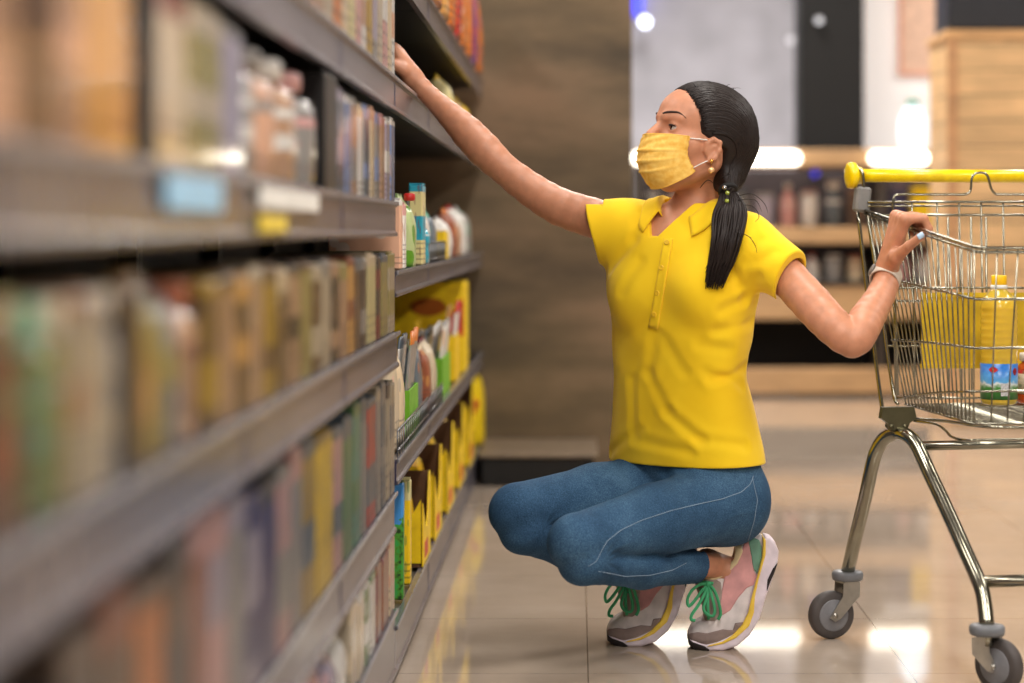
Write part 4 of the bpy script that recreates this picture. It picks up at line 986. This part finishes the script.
b.tube([p for p in P[0]],.0013,6); b.tube([p for p in P[-1]],.0013,6); b.build('binding',mat('mask_edge',(240,186,84),.7),mk)
for row in (P[-1],P[0]):
    sg=1 if row is P[-1] else -1
    ear=[hl(.020,.0740*sg,-.0185),hl(-.010,.083*sg,-.016)]
    MB().tube([row[2],row[2].lerp(ear[0],.5)+lf*sg*.004,ear[0]],.0012,6,smooth_path=4).build('ear_loop',mat('elastic_white',(238,232,224),.6),mk)
    MB().tube([row[-6],row[-6].lerp(hl(.012,.073*sg,-.055),.5)+lf*sg*.004,hl(.016,.0735*sg,-.060)],.0012,6,smooth_path=4).build('ear_loop',mat('elastic_white',(238,232,224),.6),mk)
# earrings
er=hl(.0105,.079,-.0605); M_GOLD=mat('gold',(224,168,84),.2,1.0)
b=MB(); 
def ball(b,c,r): b.lathe([(r*math.sin(a),-r*math.cos(a)) for a in np.linspace(.02,PI-.02,12)],c,16)
ball(b,er,.0042); b.tube([er,er-V(0,0,.012)],.0008,6); eo=b.build('earring',M_GOLD,PR)
b=MB(); ball(b,er-V(0,0,.0175),.0068); b.build('pearl',mat('pearl_gold',(232,184,130),.25,.5,coat=.6),eo)

# ---- hair
def hairface(P):
    q=(P-A3(Hc))@RH_.T.astype(np.float32); f_,l_,u_=q[:,0],q[:,1],q[:,2]
    line=np.where(u_>-.005,.034+.30*np.maximum(u_,0)-.10*np.maximum(np.abs(l_)-.03,0)*(u_>.02),.034+1.9*(u_+.005))
    line=np.maximum(line,-.022)
    return f_-line       # positive in front of the hairline
TIE=V(.302,4.425,.938)
hair_raw=Sdf([('+',he(-.022,0,.010,.0985,.083,.091),0),('+',he(.008,0,.038,.068,.070,.061),.02),
              ('+',caps(hl(-.055,.012,-.035),hl(-.052,.02,-.075),.060,.040),.03),('+',caps(hl(-.052,.02,-.075),TIE,.040,.017),.02)])
def hair_f(P):
    return smax(hair_raw(P),hairface(P),.012)
M_HAIR=None
n=NT('dark_hair'); co=n.coords('Object',(1,1,1)); nz=n.noise(n.coords('Object',(60,60,60)),5,3)
n.l(n.ramp(nz,[(.3,(18,12,11)),(.7,(40,28,24))]),n.b.inputs['Base Color']); n.b.inputs['Roughness'].default_value=.5; n.b.inputs['Specular IOR Level'].default_value=.3; M_HAIR=n.m
hair=sdf_obj('hair',lambda P,act=None: hair_f(P),(.05,4.25,.86),(.46,4.68,1.20),.0024,M_HAIR,PR)
rnd=random.Random(3); b=MB(); dT=(TIE-hl(-.02,0,-.01)).normalized(); O=hl(-.02,0,-.01)
def surf(d):
    t=np.arange(.03,.16,.001); Pq=(A3(O)+t[:,None]*A3(d)).astype(np.float32); v=hair_raw(Pq); i=int(np.argmax(v>0)); return O+Vector(d)*float(t[i] if (v>0).any() else .15)
for k in range(620):
    a=rnd.uniform(-1.75,1.75); # start along the hairline, from left ear over the brow to right ear
    if rnd.random()<.7: a=abs(a)
    u_=.092*math.cos(a*.92)-.004; l_=.078*math.sin(a*.97); f_=(.030+.30*max(u_,0)) - (0 if u_>0 else .02)
    d0=(hl(f_-.002+rnd.uniform(-.007,.005),l_,u_)-O).normalized()
    jT=(dT+V(rnd.uniform(-.10,.10),rnd.uniform(-.1,.1),rnd.uniform(-.06,.06))).normalized()
    pts=[]; lift=rnd.uniform(-.0004,.0010)
    W_=(hl(-.14,l_*.75+rnd.uniform(-.02,.02),.03+.6*max(u_,0)+rnd.uniform(-.02,.02))-O).normalized()
    for j in range(13):
        t=j/12; d=(d0*(1-t)**2+W_*(2*t*(1-t)*(.25+.75*min(1,max(0,(u_+.04)/.08))))+jT*t*t).normalized(); p=surf(tuple(d)); pts.append(p+d*lift)
    b.tube(pts,[.0005]+[rnd.uniform(.0012,.0022)]*11+[.001],5,smooth_path=2)
HS=b
tail=[at(727,188,4.43),at(731,201,4.40),at(730,215,4.375),at(727,238,4.355),at(722,260,4.355),at(714.5,286,4.36)]; tr=[.012,.026,.036,.032,.028,.020]
b=MB()
for k in range(240):
    a=rnd.uniform(0,2*PI); r=math.sqrt(rnd.random()); e=rnd.uniform(.86,1.0); w0=rnd.uniform(-.3,.3); pts=[]
    for j,(p,q_) in enumerate(zip(tail,tr)):
        aa=a+w0*j*.5; pts.append(p+V(math.cos(aa)*q_*r*.95,math.sin(aa)*q_*r*.42,rnd.uniform(-.002,.002)-(j==5)*rnd.uniform(-.035,.008)))
    b.tube(pts,[.0012,.0018,.0020,.0020,.0016,.0005],5,smooth_path=4)
for w_ in ([(738,196,4.40),(752,194,4.39),(764,203,4.38),(768,213,4.375)],[(738,200,4.39),(755,200,4.38),(762,212,4.37)],[(736,232,4.34),(748,236,4.335),(755,245,4.335),(757,253,4.335)],[(735,205,4.39),(752,206,4.38),(759,216,4.37),(755,222,4.36)],
           [(700,188,4.42),(708,180,4.41),(716,186,4.41)],[(735,228,4.34),(744,234,4.335),(752,238,4.335)]):
    b.tube([at(*q_) for q_ in w_],[.0008]*(len(w_)-1)+[.0003],5,smooth_path=5)
b.build('ponytail',M_HAIR,hair)
b=HS
for k in range(26):   # loose short hairs on the crown
    a=rnd.uniform(-1.0,1.0); d=(up+fw*rnd.uniform(-.5,.55)+lf*a*.6).normalized(); p=surf(tuple(d)); q_=p+d*rnd.uniform(.003,.008)-fw*rnd.uniform(-.02,.03)+lf*rnd.uniform(-.02,.02)
    b.tube([p,p.lerp(q_,.5)+d*.003,q_],[.0007,.0006,.0002],4,smooth_path=3)
b.build('hair_strands',M_HAIR,hair)
b=MB(); tq=(tail[1]-TIE).normalized(); u1=tq.orthogonal().normalized(); u2=tq.cross(u1)
b.tube([TIE+tq*.006+(u1*math.cos(a)+u2*math.sin(a))*.0155 for a in np.linspace(0,2*PI,20,endpoint=False)],.0055,10,closed=True); tie=b.build('hair_tie',mat('tie_black',(20,18,18),.7),hair)
for (x,y,mm) in ((724.5,187.5,mat('bead_silver',(210,210,214),.15,1.0)),(727.5,193,mat('bead_green',(150,160,60),.2,coat=.6)),(727,201,mat('bead_green',(150,160,60),.2,coat=.6))):
    b=MB(); ball(b,at(x,y,4.385),.0045); b.build('bead',mm,tie)

# ---- shirt
def crease(a,b_,r=.004): return (caps(a,b_,0.0),r*.75)
cufR=at(594.5,231,4.555); dR=(RE-RS).normalized(); cufL=at(788,279,4.375); dL=(LE_-LS).normalized()
cufL=LS+dL*((cufL-LS).dot(dL))
nR=A3(V(-.95,.15,-.25).normalized()); nL=A3((dL+V(.02,0,.30)).normalized())
slR=caps(RS+V(.02,0,-.012),cufR+V(-.025,0.004,.004),.058,.066); slL=caps(LS+V(-.02,0,.002),cufL+V(0,0,.001)+dL*.02,.058,.0535)
sleeveR=lambda P: smax(slR(P),(P-A3(cufR))@nR,.004); sleeveL=lambda P: smax(slL(P),(P-A3(cufL))@nL,.004)
base_shirt=Sdf(trunk+[('+',sleeveR,.035),('+',sleeveL,.035)])
VA=CC+CL*-.028+CF*.1; # apex of the open neck
def cut(P,d):
    z=P[:,2]; q=P-A3(CC); l_=q@A3(CL); f_=q@A3(CF)
    # fine cloth waves
    d=d+.0016*np.sin(62*l_+26*z+3*np.sin(9*z))*np.clip((z-.38)*4,0,1)*np.clip((.80-z)*6,0,1)*.7+.0010*np.sin(38*z-40*l_+2.2)*np.clip((.62-z)*6,0,1)
    d=smax(d,.378-z+.012*np.clip(q[:,0],-.2,.2),.003)
    # V opening
    zt=z-.842; vv=np.maximum(np.maximum(-(zt),-(f_-.0)),np.maximum((l_+.030)-.013-.95*zt,-(l_+.030)-.006-.30*zt))
    d=smax(d,-vv*.8,.003)
    nk=neck(P)-.006; d=np.where(z>.85,smax(d,-np.maximum(nk,.86-z),.003),d)
    for arm,cf,nn in ((armR,cufR,nR),(armL,cufL,nL)):
        a=arm[0](P); 
        for c in arm[1:]: a=np.minimum(a,c(P))
        cyl=np.maximum(a-.0055,-((P-A3(cf))@nn)-.035); d=smax(d,-cyl,.003)
    inn=torso(P)+.008; d=smax(d,-np.maximum(inn,z-.40),.002)
    return d
def cut2(P,d):
    d=cut(P,d)
    for cf,dp in cr: d=d+dp*np.exp(-(cf(P)/.0105)**2)-dp*.35*np.exp(-((cf(P)-.020)/.010)**2)
    return d
def pxs(x,y,o=.0015): return onto(base_shirt,x,y,o)
cr=[crease(pxs(x0,y0),pxs(x1,y1),r) for x0,y0,x1,y1,r in ((612,268,634,240,.004),(634,240,640,214,.003),(622,292,640,262,.003),(742,300,722,310,.003),(751,322,716,330,.003),(744,368,712,380,.004),(740,385,706,372,.003),
   (655,332,650,372,.003),(662,335,684,372,.002),(648,372,668,412,.003),(668,412,700,440,.004),(632,380,634,440,.003),(700,440,744,446,.003),(640,440,690,452,.003),(744,300,758,276,.004),(758,262,776,252,.003),(720,240,738,286,.003),(612,452,640,430,.003),(700,345,730,350,.002),(760,240,748,262,.003))]
n=NT('polo_yellow'); co=n.coords('Object'); nz=n.noise(co,8,3)
n.l(n.ramp(nz,[(.3,(246,200,22)),(.7,(252,212,34))]),n.b.inputs['Base Color']); n.b.inputs['Roughness'].default_value=.8; n.b.inputs['Specular IOR Level'].default_value=.2; n.b.inputs['Sheen Weight'].default_value=.15
wv=n.noise(co,900,2); n.bump(n.math('ADD',wv,n.math('MULTIPLY',n.noise(co,26,3),1.5)),.28,.0022); M_SH=n.m
shirtS=Sdf(base_shirt.it,post=cut2)
shirt=sdf_obj('polo_shirt',shirtS,(-.02,4.30,.355),(.47,4.70,.95),.0024,M_SH,PR)
def patch(f,poly,off,th,name,m,parent,ny=14,nx=8):
    "poly = 4 photo-space corners TL,TR,BR,BL"
    g=[]
    for i in range(nx+1):
        r=[]
        for j in range(ny+1):
            u,v=i/nx,j/ny; x=(poly[0][0]*(1-u)+poly[1][0]*u)*(1-v)+(poly[3][0]*(1-u)+poly[2][0]*u)*v; y=(poly[0][1]*(1-u)+poly[1][1]*u)*(1-v)+(poly[3][1]*(1-u)+poly[2][1]*u)*v
            r.append(onto(f,x,y,off))
        g.append(r)
    return MB().grid(g).build(name,m,parent,solid=th)
pk=patch(shirtS,[(664,239),(673,239),(658,329),(649,327)],.0022,.0028,'placket',M_SH,shirt,26,5)
MB_=mat('button_yellow',(236,190,40),.3)
for (x,y) in ((667.5,243),(662,268),(657.5,293),(654.5,314)):
    p=onto(shirtS,x,y,.0044); g_=V(*[float(v) for v in grad(base_shirt,p)]); M=Matrix.Translation(p)@g_.to_track_quat('Z','Y').to_matrix().to_4x4()
    MB().lathe([(.0052,-.001),(.0055,0),(.005,.0012),(.0036,.0008),(.001,.0007)],M=M,n=16).build('button',MB_,pk)
# collar
P=[]; NCc=60
for i in range(NCc+1):
    th=math.radians(24+ (360-24-40)*i/NCc)     # from her left front round the back to her right front
    fr_=math.cos(th); dirv=CF*math.cos(th)+CL*math.sin(th)
    front=max(0,fr_)**1.5; edge=min(i,NCc-i)/NCc
    tip=max(0,1-edge/.12)
    zt=.905-.030*front-.012*tip; zo=.872-.014*front-.018*tip; ro=.083+.012*abs(math.sin(th))+.014*tip; row=[]
    cN=NB+V(.0,0,0)
    for j in range(9):
        s_=j/8
        if s_<.25: q=s_/.25; r=.054+.003*q; z=zt-.016+.016*q
        else: q=(s_-.25)/.75; r=.058+(ro-.058)*q**.9; z=zt+.002*math.sin(PI*q)+(zo-zt)*q**1.2
        p=V(cN.x,cN.y,0)+dirv*r+V(0,0,z)
        if s_>=.25: p=push(base_shirt,p,.0035+.003*(1-q))
        p=push(Sdf([('+',neck,0)]),p,.004)
        row.append(p)
    P.append(row)
MB().grid(P).build('collar',M_SH,shirt,solid=.0028)

# ---- jeans
jit=[('+',pelvis,0)]+[('+',c,.03) for c in glu]
LT=Sdf([('+',thL[0],0),('+',thL[1],.02)]); RT=Sdf([('+',thR[0],0),('+',thR[1],.02)]); LSs=Sdf([('+',shL[0],0),('+',shL[1],.02)]); RSs=Sdf([('+',shR[0],0),('+',shR[1],.02)])
kneeL=caps(LK,LKs,.0535,.0525); kneeR=caps(RK,RKs,.053,.053)
def hemcut(P,s_,A_,K_,k):
    ax=(P-A3(A_+(A_-K_)*k))@A3((A_-K_).normalized())
    return smax(smax(s_,-np.maximum(s_+.004,-ax-.02),.002),ax,.003)
def legs(P):
    sL,sR=LSs(P),RSs(P)
    sL=hemcut(P,sL,LA,LKs,-.20); sR=hemcut(P,sR,RA,RKs,-.13)
    tL,tR=LT(P),RT(P)
    L_=smin(tL,sL,.006)+.0075*np.exp(-((tL-sL)/.009)**2)*(sL<.03); L_=smin(L_,kneeL(P),.014); R_=smin(tR,sR,.006)+.0075*np.exp(-((tR-sR)/.009)**2)*(sR<.03); R_=smin(R_,kneeR(P),.014)
    return L_,R_
def jeans_f(P,act=None):
    L_,R_=legs(P); g_=pelvis(P)
    for c in glu: g_=smin(g_,c(P),.03)
    g_=smin(g_,np.maximum(torso(P)+.010,.30-P[:,2]),.01)
    d=smin(smin(L_,g_,.03),smin(R_,g_,.018),.004)
    z=P[:,2]
    # wrinkles behind the knees and at the hips
    for k,kn,fr2 in ((LK,LKs,150),(RK,RKs,150)):
        q=P-A3(k+V(.05,.02,-.03)); r=np.sqrt((q**2).sum(1)); w=np.exp(-(r/.06)**2); an=np.arctan2(q[:,2],q[:,0]+1e-6)
        d=d+.0016*w*np.sin(11*an+90*r)
    q=P-A3(V(.18,4.45,.36)); r=np.sqrt((q**2).sum(1)); d=d+.0015*np.exp(-(r/.09)**2)*np.sin(150*q[:,0]+90*z)
    d=smax(d,z-.412,.004)
    return d
n=NT('denim'); co=n.coords('Object'); n1=n.noise(co,9,4,.6); n2=n.noise(co,420,2)
c=n.ramp(n.math('ADD',n.math('MULTIPLY',n1,.5),n.math('MULTIPLY',n2,.5)),[(.3,(32,56,82)),(.5,(52,84,114)),(.7,(84,118,148))])
n.l(c,n.b.inputs['Base Color']); n.b.inputs['Roughness'].default_value=.85; n.b.inputs['Specular IOR Level'].default_value=.2; n.bump(n.math('ADD',n2,n.math('MULTIPLY',n.noise(co,45,3),1.2)),.35,.0018); M_JN=n.m
jeans=sdf_obj('jeans',jeans_f,(-.22,4.08,.10),(.46,4.72,.43),.0026,M_JN,PR)
M_ST=mat('seam_thread',(128,150,172),.8); M_DK=mat('seam_fold',(30,52,76),.9)
for pl_,nm in (([(588,566),(596,561),(601,551),(607,541),(621,530),(640,521),(670,511),(699,504),(722,499),(741,492),(750,484),(753,476)],'side_seam'),([(598,571),(625,576),(650,575),(672,570),(686,563)],'shin_seam'),([(752,478),(757,500),(754,520),(748,540)],'back_pocket_seam')):
    pp=[]
    for (xa,ya),(xb,yb) in zip(pl_,pl_[1:]):
        k=max(1,int(math.hypot(xb-xa,yb-ya)/6)); pp+=[(xa+(xb-xa)*i/k,ya+(yb-ya)*i/k) for i in range(k)]
    MB().tube([onto(jeans_f,x,y,.0012) for x,y in pp+[pl_[-1]]],.0008,5,smooth_path=2).build(nm,M_ST,jeans)

# ---- shoes
def polysdf(poly):
    v=np.array(poly,float)
    def f(x,z):
        d=np.full(x.shape,1e9); s=np.ones(x.shape)
        for i in range(len(v)):
            a=v[i]; b_=v[i-1]; e=b_-a; wx,wz=x-a[0],z-a[1]; t=np.clip((wx*e[0]+wz*e[1])/(e@e+1e-12),0,1)
            d=np.minimum(d,(wx-e[0]*t)**2+(wz-e[1]*t)**2)
            c1=z>=a[1]; c2=z<b_[1]; c3=e[0]*wz>e[1]*wx; fl=(c1&c2&c3)|(~c1&~c2&~c3); s=np.where(fl,-s,s)
        return s*np.sqrt(d)
    return f
def shoe(Yc,dx,label):
    S=Yc/F; x0=lambda zx: (590+zx/4.88-CX)*S+dx; z0=lambda zy:(626-zy)/4.88*S
    conv=lambda pl_:[(x0(a),z0(b_)) for a,b_ in pl_]
    t=bpy.data.objects.new('shoe',None); COL.objects.link(t); t.parent=PR; t.location=V(x0(600),Yc,0)-PR.location; t['label']=label
    cen=Yc
    def ext(poly,wf,r,inner=None):
        pf=polysdf(conv(poly))
        def f(P):
            d2=pf(P[:,0],P[:,2])+r; w=wf(P)-r; y=np.abs(P[:,1]-cen)-w
            return np.sqrt(np.maximum(d2,0)**2+np.maximum(y,0)**2)+np.minimum(np.maximum(d2,y),0)-r
        return f
    xh=x0(860)
    wS=lambda P: .0475-.085*np.clip(P[:,2]-.05,0,1)-.010*np.clip((x0(560)-P[:,0])/.03,0,1)
    wU=lambda P: wS(P)-.003-.05*np.clip(P[:,2]-.06,0,.1)
    SOLE=[(850,78),(878,86),(897,105),(915,150),(910,200),(880,290),(850,370),(818,475),(770,553),(710,605),(640,627),(560,627),(510,618),(484,600),(476,575),(500,580),(560,596),(640,568),(700,540),(735,500),(762,440),(780,360),(800,290),(835,180),(838,100)]
    UP=[(480,585),(480,548),(495,520),(520,500),(556,484),(566,470),(545,400),(515,320),(512,288),(530,268),(600,268),(650,240),(688,200),(715,135),(765,95),(830,74),(852,90),(850,160),(815,280),(790,380),(778,440),(745,510),(690,565),(620,605),(540,608)]
    upf=ext(UP,wU,.016)
    ank=caps((x0(640),cen,z0(160)),(x0(655),cen,z0(250)),.031,.027); ank2=caps((x0(600),cen,z0(180)),(x0(690),cen,z0(190)),.030,.024)
    def upper(P): return smax(upf(P),-np.minimum(ank(P),ank2(P)),.006)
    lo=(x0(460),cen-.06,-.002); hi=(x0(930),cen+.06,z0(55))
    def mk(name,f,m,h=.002,lab=None):
        o=sdf_obj(name,lambda P,act=None:f(P),lo,hi,h,m,t)
        if lab: o['label']=lab
        return o
    mk('shoe_upper',upper,mat('shoe_mesh_white',(216,206,204),.7,bump=.1),.0021)
    mk('sole',ext(SOLE,wS,.006),mat('sole_lilac',(222,208,216),.5),.0021)
    def panel_(name,poly,m,off=.0016,src=upper,lab=None):
        pf=polysdf(conv(poly)); return mk(name,lambda P: np.maximum(np.maximum(src(P)-off,pf(P[:,0],P[:,2])),-(src(P)+.0045)),m,.0016,lab)
    solef=ext(SOLE,wS,.006); both=lambda P: np.minimum(solef(P),upper(P))
    panel_('sole_stripe',[(836,76),(852,95),(850,165),(815,285),(796,370),(792,440),(768,505),(705,562),(640,592),(560,606),(575,598),(640,580),(690,548),(735,500),(764,440),(780,370),(802,290),(834,180),(838,110)],mat('stripe_yellow',(244,200,76),.5),.0022,both,'yellow stripe along sole')
    panel_('toe_guard',[(478,560),(485,548),(520,538),(570,540),(640,522),(690,526),(700,492),(742,488),(725,520),(690,552),(640,580),(575,600),(510,592),(480,582)],mat('suede_taupe',(142,124,118),.85,bump=.2),.0030,upper,'taupe suede toe guard')
    panel_('side_panel',[(640,455),(622,448),(640,330),(655,255),(700,215),(735,150),(752,108),(772,100),(782,160),(795,250),(815,275),(800,310),(760,325),(715,375),(680,430)],mat('panel_pink',(206,148,146),.6),.0020,upper,'dusty pink side panel')
    panel_('heel_counter',[(768,102),(795,88),(822,98),(834,135),(832,185),(812,262),(790,232),(780,165)],mat('heel_green',(108,150,128),.6),.0032,upper,'sage green heel patch')
    panel_('eyestay',[(572,482),(556,486),(548,430),(512,320),(512,285),(600,280),(632,298),(640,345),(628,440),(622,470),(600,482)],mat('eyestay_taupe',(150,134,124),.8,bump=.2),.0026,upper,'taupe lace panel')
    panel_('collar_lining',[(520,285),(515,262),(600,262),(650,236),(686,196),(700,125),(728,112),(742,150),(716,208),(655,268),(600,290)],mat('lining_cream',(226,206,160),.7),.0030,upper,'cream padded collar')
    panel_('outsole',[(476,572),(500,588),(555,604),(580,622),(560,632),(505,625),(478,603)],mat('outsole_black',(34,26,26),.6),.0022,both,'black rubber toe of outsole')
    panel_('outsole',[(912,196),(884,232),(858,285),(852,350),(870,300),(895,245)],mat('outsole_black',(34,26,26),.6),.0022,both,'black rubber heel of outsole')
    b=MB(); pt=lambda zx,zy,dy: V(x0(zx),cen+dy,z0(zy))
    for k,(xx,yy) in enumerate(((548,300),(552,335),(560,370),(568,405),(574,438))):   # crossed rows over the tongue
        b.tube([pt(xx+48-k*4,yy+4,-.036),pt(xx+10,yy-3,-.0385),pt(xx-26+k*3,yy-2,-.028),pt(xx-40+k*5,yy,0),pt(xx-26+k*3,yy,.028)],.0034,6,smooth_path=4,flat=(0,1,0))
    for lp in ([(570,305,-.045),(530,300,-.060),(490,325,-.066),(468,368,-.066),(474,402,-.064),(500,380,-.062),(535,335,-.058),(565,308,-.048)],
               [(570,305,-.045),(548,350,-.060),(518,400,-.066),(490,440,-.066),(486,466,-.066),(506,470,-.066)],
               [(570,305,-.045),(562,360,-.062),(545,410,-.066),(560,440,-.066),(590,450,-.064),(600,420,-.062),(585,350,-.058),(572,308,-.048)],
               [(572,304,-.046),(598,330,-.060),(618,385,-.062),(628,440,-.060),(616,470,-.058)],[(570,306,-.046),(566,400,-.060),(572,470,-.056)]):
        b.tube([pt(*q_) for q_ in lp],.0036,6,smooth_path=5,flat=(0,1,0))
    ball(b,pt(570,303,-.047),.0065)
    b.build('laces',mat('lace_green',(64,160,108),.7),t)['label']='green shoe laces tied in a bow'
shoe(4.51,0,'near sneaker, left foot, raised on its toes')
shoe(4.555,-81*4.555/F,'far sneaker, right foot, raised on its toes')
# ---- wristwatch
wd=(LW-LE_).normalized(); wc=LW-wd*.002; w1=V(0,-1,0); w1=(w1-wd*w1.dot(wd)).normalized(); w2=wd.cross(w1)
P=[]
for i in range(40):
    a=2*PI*i/40; r0=.0292; o_=w1*math.cos(a)*r0+w2*math.sin(a)*r0*1.0
    P.append([wc+o_-wd*.0138,wc+o_*1.03-wd*.0115,wc+o_*1.035,wc+o_*1.03+wd*.0115,wc+o_+wd*.0138])
wt=MB().grid(P,closed_u=True).build('wristwatch',mat('band_cream',(206,192,176),.45),PR,solid=.0028)
ds=(-w2 if w2.x>0 else w2); cc_=wc+ds*.034; M=Matrix.Translation(cc_)@ds.to_track_quat('Z','Y').to_matrix().to_4x4()
MB().lathe([(.010,-.005),(.0125,-.004),(.013,-.001),(.012,.001),(.010,.0015)],M=M,n=24).build('case',mat('watch_case',(120,114,108),.35,.2),wt)
MB().box((-.004,-.003,-.009),(.004,.003,.009),.001,Matrix.Translation(wc+w1*.0325)@w1.to_track_quat('Y','Z').to_matrix().to_4x4()).build('buckle',mat('band_loop',(190,176,160),.5),wt)
# ---------------------------------------------------------------- world and view
w=bpy.data.worlds.new('shop_ambient'); SC.world=w; w.use_nodes=True
w.node_tree.nodes['Background'].inputs[0].default_value=(1,.95,.9,1); w.node_tree.nodes['Background'].inputs[1].default_value=.2
SC.view_settings.view_transform='Standard'; SC.view_settings.look='None'; SC.view_settings.gamma=1; SC.view_settings.use_curve_mapping=False
SC.view_settings.exposure=0.24
SC.cycles.use_denoising=True
SC.cycles.max_bounces=8; SC.cycles.sample_clamp_indirect=6
